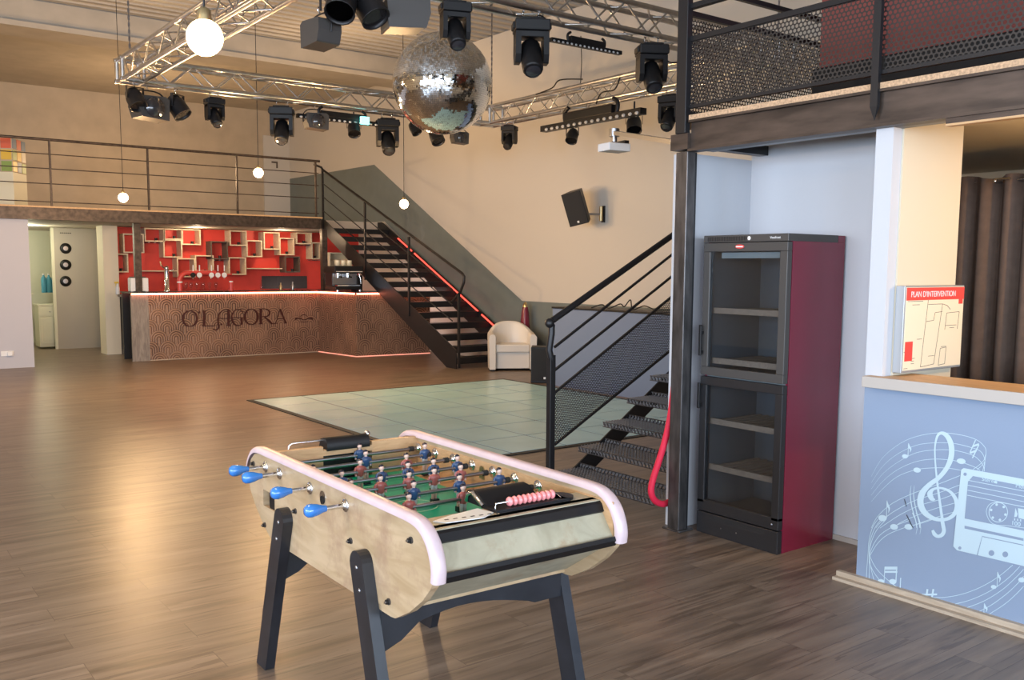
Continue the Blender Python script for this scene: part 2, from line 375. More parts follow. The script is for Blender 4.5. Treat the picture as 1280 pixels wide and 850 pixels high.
# corrugated ceiling: ribs along X, one every 25 cm
mb = MB(); prof = []
y = -6.0
while y < 16.3:
    prof += [(y, 0), (y + .10, 0), (y + .13, .06), (y + .22, .06)]; y += .25
prof.append((y, 0))
vs = [(X, yy, ZC + zz) for X in (-7, 9.95) for yy, zz in prof]; n = len(prof)
mb.add(vs, [(i, i + 1, n + i + 1, n + i) for i in range(n - 1)], 'ceiling_metal')
mb.box((-7, -6, ZC + .1), (9.95, 24, ZC + .2), 'ceiling_metal')
mb.box((-7, 16.75, ZC - .22), (9.95, 24, ZC + .1), 'beam_concrete')
struct(mb.build('ceiling', 'ceiling_metal'))
mb = MB().box((-7, 16.2, 5.34), (9.75, 16.75, ZC), 'beam_concrete').box((-7, 16.1, 5.26), (9.75, 16.85, 5.34), 'beam_concrete')
struct(mb.build('trim_ceiling_beam', 'beam_concrete'))
slab('wall_right', (9.75, -6, 0), (9.95, 24, ZC), 'wall_beige')
slab('wall_back', (-7, 22.4, 0), (9.75, 22.6, ZC), 'wall_brown')
LWINS = [(-5.2, -2.0, .9, 3.4), (-1.2, 2.0, .9, 3.4), (2.8, 6.0, .9, 3.4)]
mb = MB(); ys = -6
for a, b, z0, z1 in LWINS:
    mb.box((-7.2, ys, 0), (-7, a, ZC), 'wall_cream').box((-7.2, a, 0), (-7, b, z0), 'wall_cream').box((-7.2, a, z1), (-7, b, ZC), 'wall_cream'); ys = b
mb.box((-7.2, ys, 0), (-7, 24, ZC), 'wall_cream'); struct(mb.build('wall_left', 'wall_cream'))
for i, (a, b, z0, z1) in enumerate(LWINS):
    mb = MB()
    for y in (a, (a + b) / 2 - .03, b - .06): mb.box((-7.14, y, z0), (-7.06, y + .06, z1), 'fridge_black')
    for z in (z0, z1 - .06): mb.box((-7.14, a, z), (-7.06, b, z + .06), 'fridge_black')
    struct(mb.build('window_%d' % (i + 4), 'fridge_black'))
# grey painted band on the right wall: wainscot that climbs with the staircase
ban = [(5.2, 0), (5.2, 1.08), (12.7, 1.09), (17.94, 3.84), (22.4, 3.86), (22.4, 2.62), (17.5, 2.62), (12.45, 0)]
struct(MB().prism(ban[::-1], lambda u, v, w: (w, u, v), 9.745, 9.75, 'paint_grey').build('trim_painted_band', 'paint_grey'))
# partition under the mezzanine and kitchen passage
mb = MB().box((-7, 16.66, 0), (2.79, 16.86, 2.385), 'wall_lilac')
o = struct(mb.build('wall_partition', 'wall_lilac'))
mb = MB().box((4.28, 18.25, 0), (4.54, 18.7, 2.385), 'wall_cream').box((4.62, 18.9, 0), (4.70, 22.4, 2.385), 'wall_cream')
struct(mb.build('wall_kitchen_side', 'wall_cream'))
mb = MB().box((4.54, 18.7, 0), (9.75, 18.9, 2.385), 'wall_red')
struct(mb.build('wall_red', 'wall_red'))
slab('wall_kitchen_back', (1.35, 22.0, 0), (4.62, 22.2, 2.385), 'kitchen_wall')
slab('wall_kitchen_left', (1.2, 16.86, 0), (1.35, 22.0, 2.385), 'kitchen_wall')
# mezzanine over the bar
mb = MB().box((-7, 16.66, 2.385), (7.86, 22.4, 2.60), 'beam_concrete').box((7.86, 17.62, 2.385), (9.75, 22.4, 2.60), 'beam_concrete')
mb.box((-7, 16.60, 2.38), (7.86, 16.66, 2.575), 'steel_brown').box((-7, 16.58, 2.575), (7.88, 16.70, 2.60), 'pine').box((-7, 16.55, 2.38), (7.86, 16.66, 2.392), 'steel_brown')
struct(mb.build('floor_mezzanine', 'beam_concrete'))
# wooden strips
# right-hand rooms: fridge niche, counter with opening, mezzanine above
slab('wall_stair', (4.335, 3.99, 0), (9.75, 4.10, 2.36), 'wall_white')
mb = MB().box((4.95, 2.66, 0), (5.06, 3.99, 2.46), 'wall_white')
struct(mb.build('wall_niche', 'wall_white'))
mb = MB()
mb.box((4.34, -6, 0), (4.44, 2.72, 1.058), 'wall_blue')
mb.box((4.34, 2.625, 1.058), (4.42, 2.72, 2.36), 'wall_white')
mb.box((4.42, 2.615, 1.058), (5.00, 2.66, 2.46), 'wall_cream')
mb.box((4.34, -6, 1.058), (4.44, -.6, 2.36), 'wall_white')
struct(mb.build('wall_counter', 'wall_blue'))
slab('wall_side_room', (7.6, -6, 0), (7.7, 3.98, 2.46), 'wall_cream')
mb = MB().bar((4.325, 2.82, .02), (4.325, -6, .02), .03, .045, 'strip_wood').bar((4.30, 2.82, .008), (4.30, -6, .008), .05, .016, 'strip_wood')
struct(mb.build('baseboard_counter', 'strip_wood'))
struct(MB().box((4.935, 2.72, 0), (4.95, 3.99, .03), 'skirting').build('baseboard_niche', 'skirting'))
# counter shelf board with front lip
t = tag(MB().box((4.27, -2, 1.075), (4.60, 2.615, 1.112), 'pine').box((4.262, -2, 1.056), (4.275, 2.69, 1.112), 'skirting').box((4.27, 2.615, 1.075), (4.338, 2.69, 1.112), 'pine').build('counter_board', 'pine', bevel=.003),
        'light pine counter board lying along the blue-grey mural wall', 'counter board')
# front wall behind the camera with two tall windows, and a left hand window strip
def wall_with_windows(name, y0, y1, wins, x0, x1, m):
    mb = MB(); xs = x0
    for a, b, z0, z1 in wins:
        mb.box((xs, y0, 0), (a, y1, ZC), m); mb.box((a, y0, 0), (b, y1, z0), m); mb.box((a, y0, z1), (b, y1, ZC), m); xs = b
    mb.box((xs, y0, 0), (x1, y1, ZC), m); return struct(mb.build(name, m))
WINS = [(-5.6, -2.6, .9, 3.6), (-1.6, 1.4, .9, 3.6), (2.0, 4.2, .9, 3.4)]
wall_with_windows('wall_front', -6.2, -6, WINS, -7.2, 9.95, 'wall_cream')
for i, (a, b, z0, z1) in enumerate(WINS):
    mb = MB()
    for x in (a, (a + b) / 2 - .03, b - .06): mb.box((x, -6.14, z0), (x + .06, -6.06, z1), 'fridge_black')
    for z in (z0, z1 - .06): mb.box((a, -6.14, z), (b, -6.06, z + .06), 'fridge_black')
    struct(mb.build('window_%d' % (i + 1), 'fridge_black'))
# right mezzanine: steel edge beam, chipboard edge, floor slab
mb = MB()
mb.box((4.34, -6, 2.50), (9.75, 3.98, 2.56), 'chip_edge').box((4.275, -6, 2.545), (4.36, 3.93, 2.575), 'chip_edge')
mb.box((4.36, -6, 2.47), (9.75, 3.9, 2.50), 'fridge_black')
struct(mb.build('floor_right_mezzanine', 'chip_edge'))
mb = MB()
mb.box((4.30, -6, 2.375), (4.315, 3.93, 2.545), 'steel_brown').box((4.27, -6, 2.36), (4.36, 3.93, 2.375), 'steel_brown').box((4.27, -6, 2.531), (4.36, 3.93, 2.545), 'steel_brown')
mb.box((4.27, 3.93, 2.375), (4.36, 4.07, 2.47), 'steel_brown')
mb.box((4.36, 3.86, 2.38), (4.95, 3.93, 2.44), 'fridge_black')
mb.box((4.36, 2.3, 2.36), (4.42, 3.86, 2.375), 'fridge_black')
mb.box((4.285, -6, 2.335), (4.335, 2.33, 2.36), 'steel_brown').box((4.285, -6, 2.325), (4.335, 2.33, 2.335), 'pine')
struct(mb.build('trim_steel_beam', 'steel_brown'))
slab('ceiling_side_room', (5.06, -6, 2.44), (7.7, 3.98, 2.47), 'wall_cream')
# tall steel post
mb = MB()
for x0, x1, y0, y1 in ((4.262, 4.272, 3.925, 4.035), (4.322, 4.332, 3.925, 4.035)): pass
mb.box((4.268, 3.925, 0), (4.338, 4.02, 2.36), 'steel_post')
mb.box((4.338, 3.93, 0), (4.36, 3.99, 2.36), 'fridge_black')
mb.box((4.25, 3.90, 0), (4.38, 4.05, .012), 'steel_post')
struct(mb.build('trim_post', 'steel_post', bevel=.004))

# ------------------------------------------------------------------ dance floor
t = thing('dance_floor', 'pale teal glass dance floor of square panels set in the wood floor', 'dance floor', (4.25, 6.5, 0))
MB().box((-.06, -.06, 0), (3.90, 4.54, .008), 'tile_gap').build('base', 'tile_gap', t)
for i in range(6):
    for j in range(7):
        MB().box((i * .64 + .010, j * .64 + .010, .008), (i * .64 + .630, j * .64 + .630, .0105), 'glass_tile').build('glass_panel', 'glass_tile', t)

# ------------------------------------------------------------------ mezzanine railings
def railing_bar():
    t = thing('mezzanine_railing', 'thin brown steel railing along the mezzanine above the bar', 'railing', (7.8, 16.63, 2.6))
    L = 14.5
    MB().tube([(.06, 0, 1.06), (-L, 0, 1.06)], .022, 'steel_brown').build('handrail', 'steel_brown', t)
    for z in (.83, .60, .36, .07): MB().cyl((.03, 0, z), (-L, 0, z), .009, 'steel_brown', 6).build('rail', 'steel_brown', t)
    for px in (395, 297, 186.5, 65, -30, -120):
        x = gy(px, 260, 16.63).x - 7.8
        MB().box((x - .014, -.02, -.05), (x + .014, .02, 1.05), 'steel_brown').build('post', 'steel_brown', t)
railing_bar()
def railing_right():
    t = thing('balcony_railing', 'dark steel railing with perforated sheet along the right balcony beam', 'railing', (4.30, 4.0, 2.56))
    L = -7.5
    MB().bar((0, -.04, .655), (0, L, .655), .04, .03, 'black_metal').build('handrail', 'black_metal', t)
    MB().bar((0, -.04, .465), (0, L, .465), .03, .03, 'black_metal').build('rail', 'black_metal', t)
    MB().bar((0, -.04, .068), (0, L, .068), .03, .02, 'black_metal').build('rail', 'black_metal', t)
    mb = MB(); mb.add([(0, -.04, .075), (0, L, .075), (0, L, .455), (0, -.04, .455)], [(0, 1, 2, 3)], 'perf_mezz'); mb.build('mesh_panel', 'perf_mezz', t)
    for y in (-1.31, -3.9, -6.4):
        mb = MB(); mb.box((-.045, y - .02, -.10), (-.02, y + .02, 1.5), 'black_metal')
        mb.add([(-.045, y - .02, -.10), (-.02, y - .02, -.10), (-.02, y + .02, -.10), (-.045, y + .02, -.10), (-.03, y, -.17)], [(1, 0, 4), (2, 1, 4), (3, 2, 4), (0, 3, 4)], 'black_metal')
        mb.build('post', 'black_metal', t)
    mb = MB(); mb.box((-.045, -.06, -.09), (.0, .02, 2.2), 'black_metal').build('post', 'black_metal', t, bevel=.003)
    # return of the railing beside the stair opening
    r = thing('balcony_end_railing', 'dark steel railing running back from the tall post beside the stair opening', 'railing', (4.34, 4.02, 2.56))
    for z in (.64, .81): MB().bar((0, 0, z), (4.2, 0, z), .03, .03, 'black_metal').build('rail', 'black_metal', r)
    MB().bar((0, 0, .04), (4.2, 0, .04), .03, .03, 'black_metal').build('rail', 'black_metal', r)
    mb = MB(); mb.add([(0, .02, .06), (4.2, .02, .06), (4.2, .02, .62), (0, .02, .62)], [(0, 1, 2, 3)], 'perf_mezz_x'); mb.build('mesh_panel', 'perf_mezz_x', r)
    for x in (2.1, 4.2): MB().box((x - .02, -.02, 0), (x + .02, .02, .82), 'black_metal').build('post', 'black_metal', r)
railing_right()
# red box room on the balcony
mb = MB().box((5.25, -3, 2.92), (6.9, 3.72, 4.6), 'red_sofa').box((5.15, -3, 2.56), (6.9, 3.70, 2.92), 'black_plastic')
tag(mb.build('red_partition', 'red_sofa', bevel=.01), 'dark red partition on a black plinth behind the balcony mesh', 'partition')
# ------------------------------------------------------------------ right staircase (rises along +X)
def stair_right():
    t = thing('metal_staircase', 'black metal staircase with mesh treads beside the tall post', 'staircase', (4.05, 4.12, 0))
    W = 1.06; run, rise = .2475, .1617; N = 15; x0 = 0.215   # first nosing
    def sx(k): return x0 + run * k
    # stringers (flat plates)
    L = run * N
    for y in (W, .0):
        out = [(0.06, 0), (.34, 0), (L + .36, rise * N - .10), (L + .36, rise * N + .06), (L + .1, rise * N + .06), (.06, .02)]
        out = [(.18, 0), (.42, 0), (L + .42, rise * N), (L + .42, rise * N + .02), (L + .14, rise * N + .02)]
        if not y: out = [(.40, .02), (.44, .02), (L + .42, rise * N), (L + .42, rise * N + .02), (L + .14, rise * N + .02), (.40, .166)]
        MB().prism(out, lambda u, v, w: (u, w, v), y - .006 if y else 0, y + .006 if y else .012, 'black_metal').build('stringer', 'black_metal', t)
    for k in range(N - 1):
        z = rise * (k + 1); x = sx(k)
        mb = MB(); y0, y1 = .014, W - .008
        mb.add([(x, y0, z), (x + .27, y0, z), (x + .27, y1, z), (x, y1, z)], [(0, 1, 2, 3)], 'tread_mesh')
        mb.add([(x, y0, z - .035), (x, y1, z - .035), (x, y1, z), (x, y0, z)], [(0, 1, 2, 3)], 'tread_lip')
        mb.add([(x + .27, y0, z - .005), (x + .27, y1, z - .005), (x + .27, y1, z + .032), (x + .27, y0, z + .032)], [(0, 1, 2, 3)], 'tread_lip')
        for xx, zz in ((x, z), (x, z - .035), (x + .27, z + .032), (x + .27, z)): mb.bar((xx, y0, zz), (xx, y1, zz), .007, .006, 'steel_post')
        if k < 7:
            j = y0
            while j < y1:                      # pressed chevrons along the nosing and upright back edge
                mb.bar((x - .004, j, z - .030), (x - .004, j + .016, z - .004), .005, .006, 'steel_post', up=(1, 0, 0))
                mb.bar((x + .266, j, z + .030), (x + .266, j + .016, z + .002), .005, .006, 'steel_post', up=(1, 0, 0)); j += .036
            for i in range(1, 9):
                mb.bar((x + i * .03, y0, z + .003), (x + i * .03, y1, z + .003), .006, .006, 'tread_lip')
        mb.build('tread', 'tread_mesh', t)
    return t
stair_right()
def stair_rail():
    Y = 5.22
    t = thing('stair_railing', 'black stair railing with perforated mesh panel beside the dance floor', 'railing', (4.28, Y, 0))
    sl = (1.99 - 1.30) / (5.567 - 4.25)
    def at(px, py): p = gy(px, py, Y); return Vector((p.x - 4.28, 0, p.z))
    # newel with cranked top
    MB().box((-.02, -.02, 0), (.028, .028, 1.02), 'black_metal').build('newel_post', 'black_metal', t, bevel=.003)
    tp = at(691, 402)
    MB().tube([(0.004, 0, .98), (-.02, 0, 1.06), (tp.x - .01, 0, tp.z - .09), (tp.x - .01, 0, tp.z - .02)], .024, 'black_metal').build('crank', 'black_metal', t)
    MB().sphere((tp.x - .03, 0, tp.z - .01), .036, 'black_metal', 12).build('end_cap', 'black_metal', t)
    a = at(690, 401); b = at(848, 289); d = (b - a)
    MB().tube([a, a + d * 2.6], .024, 'black_metal', 10).build('handrail', 'black_metal', t)
    for (p, q) in (((693, 434), (848, 312)), ((693, 463), (848, 339))):
        a = at(*p); b = at(*q); MB().bar(a, a + (b - a) * 2.5, .016, .016, 'black_metal', up=(0, 1, 0)).build('rail', 'black_metal', t)
    a, b = at(693, 491), at(848, 364); c, e = at(693, 556), at(848, 430)
    b = a + (b - a) * 2.3; e = c + (e - c) * 2.3
    MB().bar(a, b, .016, .016, 'black_metal', up=(0, 1, 0)).build('rail', 'black_metal', t)
    MB().bar(c, e, .016, .016, 'black_metal', up=(0, 1, 0)).build('rail', 'black_metal', t)
    mb = MB(); mb.add([c, e, b, a], [(0, 1, 2, 3)], 'perf_stair'); mb.build('mesh_panel', 'perf_stair', t)
    p = at(846, 300); MB().box((p.x - .02, -.02, p.z - 1.2), (p.x + .02, .02, p.z), 'black_metal').build('post', 'black_metal', t)
stair_rail()
# red rope hanging beside the lowest treads
Yr = 4.075
pts = [(843, 470), (841, 495), (838, 520), (832, 548), (824, 575), (816, 600), (814, 615), (819, 626), (830, 630), (842, 624)]
pp = spline([gy(x, y, Yr) for x, y in pts], 5)
tag(MB().tube(pp, .021, 'rope_red', 10).build('stair_rope', 'rope_red'), 'bright red rope handrail drooping beside the mesh treads', 'rope')

# ------------------------------------------------------------------ left staircase (rises along +Y)
def stair_left():
    X0, X1, Y0, Y1, ZT = 8.33, 9.66, 12.62, 17.62, 2.6
    t = thing('open_staircase', 'long open black staircase rising over the bar to the mezzanine', 'staircase', (X0, Y0, 0))
    L = Y1 - Y0; W = X1 - X0; N = 15; rise = ZT / N; run = L / N
    sl = .475; up_ = lambda y: .412 + (y - .22) * sl
    out = [(.0, 0), (.28, 0), (L, up_(L) - .28), (L, ZT), (4.83, ZT), (0, up_(0))]
    for x in (0, W - .02): MB().prism(out, lambda u, v, w: (w, u, v), x, x + .02, 'black_metal').build('stringer', 'black_metal', t)
    for k in range(1, N):
        z = rise * k; y = max(0, (z + .02 - .412) / sl + .22)
        MB().box((.02, y, z - .045), (W - .02, y + .27, z), 'black_metal').box((.02, y, z - .10), (W - .02, y + .02, z - .045), 'black_metal').build('tread', 'black_metal', t)
    # inner railing on the room side
    def at(px, py): p = gx(px, py, X0); return Vector((0, p.y - Y0, p.z))
    top = at(403, 212); bot = at(578, 342)
    MB().tube([Vector((-.3, L - .4, 1.06 + ZT)), Vector((0, top.y + .05, top.z + .05)), top, bot, bot + Vector((0, -.05, -.05)), bot + Vector((0, -.04, -.14)), bot + Vector((0, .06, -.30)), Vector((0, .10, 1.1))], .024, 'black_metal', 8).build('handrail', 'black_metal', t)
    for (px, y0, y1) in ((573.5, 366, 460), (511, 296, 395), (456, 253, 350), (403, 212, 300)):
        a, b = at(px, y0), at(px, y1); MB().box((-.018, a.y - .018, max(0, b.z)), (.018, a.y + .018, a.z), 'black_metal').build('post', 'black_metal', t)
    for dz in (.27, .54, .82):
        a = Vector((0, top.y, top.z - dz)); b = Vector((0, .10, bot.z - dz * .95)); MB().cyl(a, b, .010, 'black_metal', 6).build('rail', 'black_metal', t)
    # red light line on the wall side stringer
    for (y0, y1) in ((.30, 1.10), (1.22, 3.45), (3.55, 4.1)):
        MB().bar((W - .045, y0, .50 + (y0 - .45) * .478), (W - .045, y1, .50 + (y1 - .45) * .478), .02, .02, 'led_red').build('light_strip', 'led_red', t)
    MB().bar((W - .02, .30, .26), (W - .02, 4.7, .26 + 4.4 * .478), .02, .26, 'black_metal').build('side_board', 'black_metal', t)
stair_left()

# ------------------------------------------------------------------ bar
ZB = 1.20
A0, A1, A2, A3 = (4.33, 16.68), (7.80, 16.67), (7.93, 15.33), (9.45, 15.22)
def bar_counter():
    t = thing('bar_counter', 'long bar counter clad in bronze arch-pattern panels with glowing edge', 'bar counter', (4.33, 16.68, 0))
    o = Vector((4.33, 16.68, 0))
    def loc(p, z): return Vector((p[0], p[1], z)) - o
    def panel(p, q, name, m, z1=ZB - .05, th=.05):
        d = Vector((q[0] - p[0], q[1] - p[1], 0)); nrm = Vector((-d.y, d.x, 0)).normalized()
        a, b = loc(p, 0), loc(q, 0)
        vs = [a, b, b + nrm * th, a + nrm * th]; vs = vs + [v + Vector((0, 0, z1)) for v in vs]
        mb = MB().add(vs, [(0, 3, 2, 1), (4, 5, 6, 7), (0, 1, 5, 4), (1, 2, 6, 5), (2, 3, 7, 6), (3, 0, 4, 7)], m)
        return mb.build(name, m, t)
    P1 = (4.62, 16.68)
    panel(A0, P1, 'end_boards', 'grey_planks'); panel(P1, A1, 'front_panel', 'arches'); panel(A1, A2, 'front_panel', 'arches'); panel(A2, A3, 'front_panel', 'arches')
    # worktop following the front
    out = [(A0[0] - .02, A0[1] - .06), (A1[0] + .0, A1[1] - .06), (A2[0] - .06, A2[1] - .06), (A3[0], A3[1] - .06), (A3[0], A3[1] + .62), (A2[0] + .55, A2[1] + .6), (A1[0] + .5, A1[1] + .6), (A0[0] - .02, A0[1] + .6)]
    MB().prism([(u - o.x, v - o.y) for u, v in out], lambda u, v, w: (u, v, w), ZB - .02, ZB, 'fridge_black').build('worktop', 'fridge_black', t)
    MB().box((0, .55, 0), (3.5, .58, ZB - .02), 'fridge_black').build('back_board', 'fridge_black', t)
    for p, q, s in ((A0, A1, -.035), (A1, A2, -.035), (A2, A3, -.035)):
        d = Vector((q[0] - p[0], q[1] - p[1], 0)); nrm = Vector((-d.y, d.x, 0)).normalized() * s
        MB().bar(loc(p, ZB - .035) + nrm, loc(q, ZB - .035) + nrm, .016, .028, 'led_bar').build('light_strip', 'led_bar', t)
    for p, q in ((A1, A2), (A2, A3), (P1, A1)):
        d = Vector((q[0] - p[0], q[1] - p[1], 0)); nrm = Vector((-d.y, d.x, 0)).normalized() * -.006
        MB().bar(loc(p, .008) + nrm, loc(q, .008) + nrm, .01, .014, 'led_soft' if p != P1 else 'strip_wood').build('floor_strip', 'led_soft', t)
bar_counter()
# raised lettering on the bar front, traced as strokes
class Flat:
    """flat ribbons with varying width in photo-plane units, placed on a wall plane and given thickness"""
    def __init__(s, fn): s.fn = fn; s.mb = MB()
    def rib(s, pts, w, m, k=6, closed=False, a=.0005, b=.002, smooth=True):
        P = spline([Vector((x, y)) for x, y in pts], k, closed) if smooth else [Vector(p) for p in pts]
        n = len(P); ws = w if isinstance(w, (list, tuple)) else [w, w]
        Lr, Rr = [], []
        for i, p in enumerate(P):
            q = P[(i + 1) % n] if (i < n - 1 or closed) else p; r = P[i - 1] if (i or closed) else p
            d = (q - r); d = d.normalized() if d.length > 1e-6 else Vector((1, 0)); nn = Vector((-d.y, d.x))
            f = i / max(1, n - 1) * (len(ws) - 1); j = min(int(f), len(ws) - 2); ww = ws[j] + (ws[j + 1] - ws[j]) * (f - j)
            Lr.append(p + nn * ww / 2); Rr.append(p - nn * ww / 2)
        s.kk = getattr(s, 'kk', 0) + 1; b = b + (s.kk % 17) * 4e-5
        T = [s.fn(q.x, q.y, b + i * 6e-6) for i, q in enumerate(Lr)] + [s.fn(q.x, q.y, b + i * 6e-6) for i, q in enumerate(Rr)]; c = n if closed else n - 1
        s.mb.add(T, [(i, (i + 1) % n, n + (i + 1) % n, n + i) for i in range(c)], m)
        return s
    def poly(s, pts, m, b=.002):
        s.mb.add([s.fn(x, y, b) for x, y in pts], [tuple(range(len(pts)))], m); return s
    def ell(s, cx, cy, rx, ry, m, rot=0, n=18, b=.002):
        c, q = math.cos(rot), math.sin(rot)
        return s.poly([(cx + rx * math.cos(t) * c - ry * math.sin(t) * q, cy + rx * math.cos(t) * q + ry * math.sin(t) * c) for t in [2 * PI * i / n for i in range(n)]], m, b)
def barpt(x, y, w): p = gy(210 + x / 6.4, 370 + y / 6.4, 16.68); return Vector((p.x, 16.68 - .020 - w * 3, p.z))
sg = thing('bar_sign', "dark raised lettering O'LAGORA on the bronze bar front", 'sign', (5.3, 16.68, .9))
def letter(build):
    f = Flat(lambda x, y, w: barpt(x, y, w) - Vector((5.3, 16.68, .9))); build(f); f.mb.build('letter', 'letter', sg)
K = 'letter'
def ring(f, cx, cy, rx, ry):
    n = 28; P = [(cx + rx * math.cos(2 * PI * i / n), cy + ry * math.sin(2 * PI * i / n)) for i in range(n)]
    W = [abs(math.cos(2 * PI * i / n)) * 12 + 5 for i in range(n)]
    V = [Vector(p) for p in P]; O = []; I = []
    for i, p in enumerate(V):
        d = (V[(i + 1) % n] - V[i - 1]).normalized(); nn = Vector((-d.y, d.x)); O.append(p + nn * W[i] / 2); I.append(p - nn * W[i] / 2)
    f.mb.add([f.fn(q.x, q.y, .002) for q in O + I], [(i, (i + 1) % n, n + (i + 1) % n, n + i) for i in range(n)], K)
letter(lambda f: ring(f, 172, 180, 56, 62))
letter(lambda f: (f.ell(247, 128, 8, 8, K), f.rib([(250, 134), (243, 146)], [6, 2], K)))
def L_(f): f.rib([(285, 118), (285, 238)], 20, K, smooth=False); f.rib([(270, 118), (303, 118)], 6, K, smooth=False); f.rib([(270, 238), (370, 238)], 7, K, smooth=False); f.rib([(370, 238), (374, 212)], [6, 3], K, smooth=False)
letter(L_)
def A_(f):
    f.rib([(356, 262), (378, 270), (400, 254), (398, 215), (396, 180), (410, 135), (450, 108), (484, 106)], [10, 9, 12, 14, 12, 8, 6, 5], K)
    f.rib([(480, 106), (480, 235)], 20, K, smooth=False); f.rib([(463, 236), (498, 236)], 6, K, smooth=False); f.rib([(398, 178), (480, 178)], 6, K, smooth=False); f.rib([(415, 226), (432, 226)], 12, K, smooth=False)
letter(A_)
def G_(f):
    f.rib([(596, 132), (570, 108), (535, 112), (508, 150), (510, 195), (535, 230), (575, 232), (592, 205)], [8, 6, 6, 12, 16, 12, 6, 10], K); f.rib([(585, 228), (585, 172)], 18, K, smooth=False); f.rib([(505, 172), (600, 172)], 6, K, smooth=False)
letter(G_)
letter(lambda f: ring(f, 662, 166, 52, 62))
def R_(f):
    f.rib([(738, 102), (738, 222)], 20, K, smooth=False); f.rib([(722, 222), (755, 222)], 6, K, smooth=False)
    f.rib([(722, 103), (770, 102), (803, 118), (806, 145), (785, 162), (742, 164)], [6, 6, 12, 14, 8, 5], K); f.rib([(765, 164), (800, 195), (828, 222)], [10, 14, 14], K); f.rib([(815, 222), (850, 222)], 6, K, smooth=False)
letter(R_)
def A2_(f):
    f.rib([(892, 104), (938, 216)], 14, K, smooth=False); f.rib([(892, 104), (858, 216)], 5, K, smooth=False); f.rib([(845, 218), (875, 218)], 5, K, smooth=False); f.rib([(920, 216), (950, 216)], 5, K, smooth=False); f.rib([(872, 182), (922, 182)], 5, K, smooth=False)
letter(A2_)
def orn(f):
    f.rib([(1012, 192), (1020, 180), (1050, 178), (1083, 190), (1120, 178), (1145, 178), (1155, 190)], [3, 12, 9, 6, 9, 12, 3], K); f.rib([(1050, 165), (1083, 148), (1115, 165)], [2, 7, 2], K); f.rib([(1045, 205), (1083, 208), (1120, 203)], [2, 6, 2], K)
letter(orn)
# floor posts under the mezzanine
for px, nm, lab in ((172, 'steel_column', 'dark steel column on the left end of the bar'), (405, 'steel_column', 'dark steel column at the corner of the bar below the staircase')):
    x = gy(px, 330, 16.9).x
    tag(MB().box((x - .055, 16.85, ZB + .002), (x + .055, 16.95, 2.383), 'steel_brown').box((x - .09, 16.81, ZB + .002), (x + .09, 16.99, ZB + .012), 'fridge_black').build(nm, 'steel_brown'), lab, 'column', 'steel columns')
# ------------------------------------------------------------------ cube shelves on the red wall
YS = 18.40
def shelf_box(x0, y0, x1, y1, dark=False, stem=False, lab=''):
    a = gy(x0, y1, YS); b = gy(x1, y0, YS); th = .022; m = 'shelf_dark' if dark else 'shelf_ply'
    b.z = min(b.z, 2.37); w, h = b.x - a.x, b.z - a.z; dp = 18.7 - YS
    t = thing('cube_shelf', lab, 'shelf', (a.x, 18.7, a.z), 0, 'square box shelves on the red wall')
    MB().box((0, -dp, 0), (w, -.002, th), m).build('board', m, t); MB().box((0, -dp, h - th), (w, -.002, h), m).build('board', m, t)
    MB().box((0, -dp, th), (th, -.002, h - th), m).build('side', m, t); MB().box((w - th, -dp, th), (w, -.002, h - th), m).build('side', m, t)
    if stem:
        for q in (.2, .5, .8): MB().bar((w * q, -dp + .01, -.02), (w * q, -.03, -.02), .03, .012, 'steel').build('glass_rack', 'steel', t)
    s = MB().lathe([(.028, 0), (.03, .05), (.03, .055)], 'black_plastic', 12, Matrix.Translation((w * .68, -dp * .45, th))); s.build('spot_lamp', 'black_plastic', t)
    return t
shelf_box(140, 317, 160, 340.5, lab='pale box shelf lowest beside the cream wall end')
shelf_box(154.6, 292.4, 179.7, 316, lab='pale box shelf behind the left bar column')
shelf_box(181, 277, 205.5, 301.8, stem=True, lab='box shelf with glass rack below, first right of the left column')
shelf_box(205.3, 277, 227.6, 299.4, lab='top box shelf above the silver tap column')
shelf_box(204.7, 299.6, 227.6, 321.8, lab='box shelf directly above the silver tap column, second row')
shelf_box(227.8, 283.5, 250.6, 305.9, lab='box shelf high between the tap column and the red taps')
shelf_box(221.8, 322.9, 244, 346.5, lab='brightly lit low box shelf behind the red tap pipe')
shelf_box(244.5, 319.2, 267, 342, lab='low box shelf behind the middle of the red taps')
shelf_box(264, 301.8, 284.7, 324, True, True, lab='dark brown box shelf with glass rack above the round tap badges')
shelf_box(287.6, 285.3, 308.2, 307, lab='deep-looking box shelf high above the right end of the taps')
shelf_box(308.6, 300.6, 327.6, 321.2, lab='box shelf left of centre in the right group, second row')
shelf_box(286.5, 321.8, 307.6, 343.5, lab='low box shelf just right of the red taps')
shelf_box(330, 290.6, 349.6, 311.8, lab='upright pale box shelf with brown interior near the top right')
shelf_box(349.8, 297.6, 368, 318.8, lab='pale box shelf touching the dark box below it')
shelf_box(370.6, 277, 389.6, 305, stem=True, lab='tall box shelf with glass rack near the right column')
shelf_box(389.9, 303, 401.2, 324, stem=True, lab='narrow box shelf closest to the right column')
shelf_box(356.7, 320.6, 375, 340.6, True, lab='dark brown box shelf above the grey backsplash')
for x0, x1, y, lab in ((176, 221, 338, 'long thin wall board behind the silver tap column'), (308.5, 353, 335, 'long thin wall board right of the taps above the backsplash'), (308.6, 328, 284.5, 'short high wall board under the mezzanine beam'), (390, 402, 303, 'short wall board beside the right column top')):
    a, b = gy(x0, y, YS + .02), gy(x1, y, YS + .02)
    if lab.startswith('short wall board'): continue
    tag(MB().box((a.x, YS + .02, a.z - .02), (b.x, 18.698, a.z), 'shelf_ply').build('wall_shelf', 'shelf_ply', bevel=.002), lab, 'shelf')
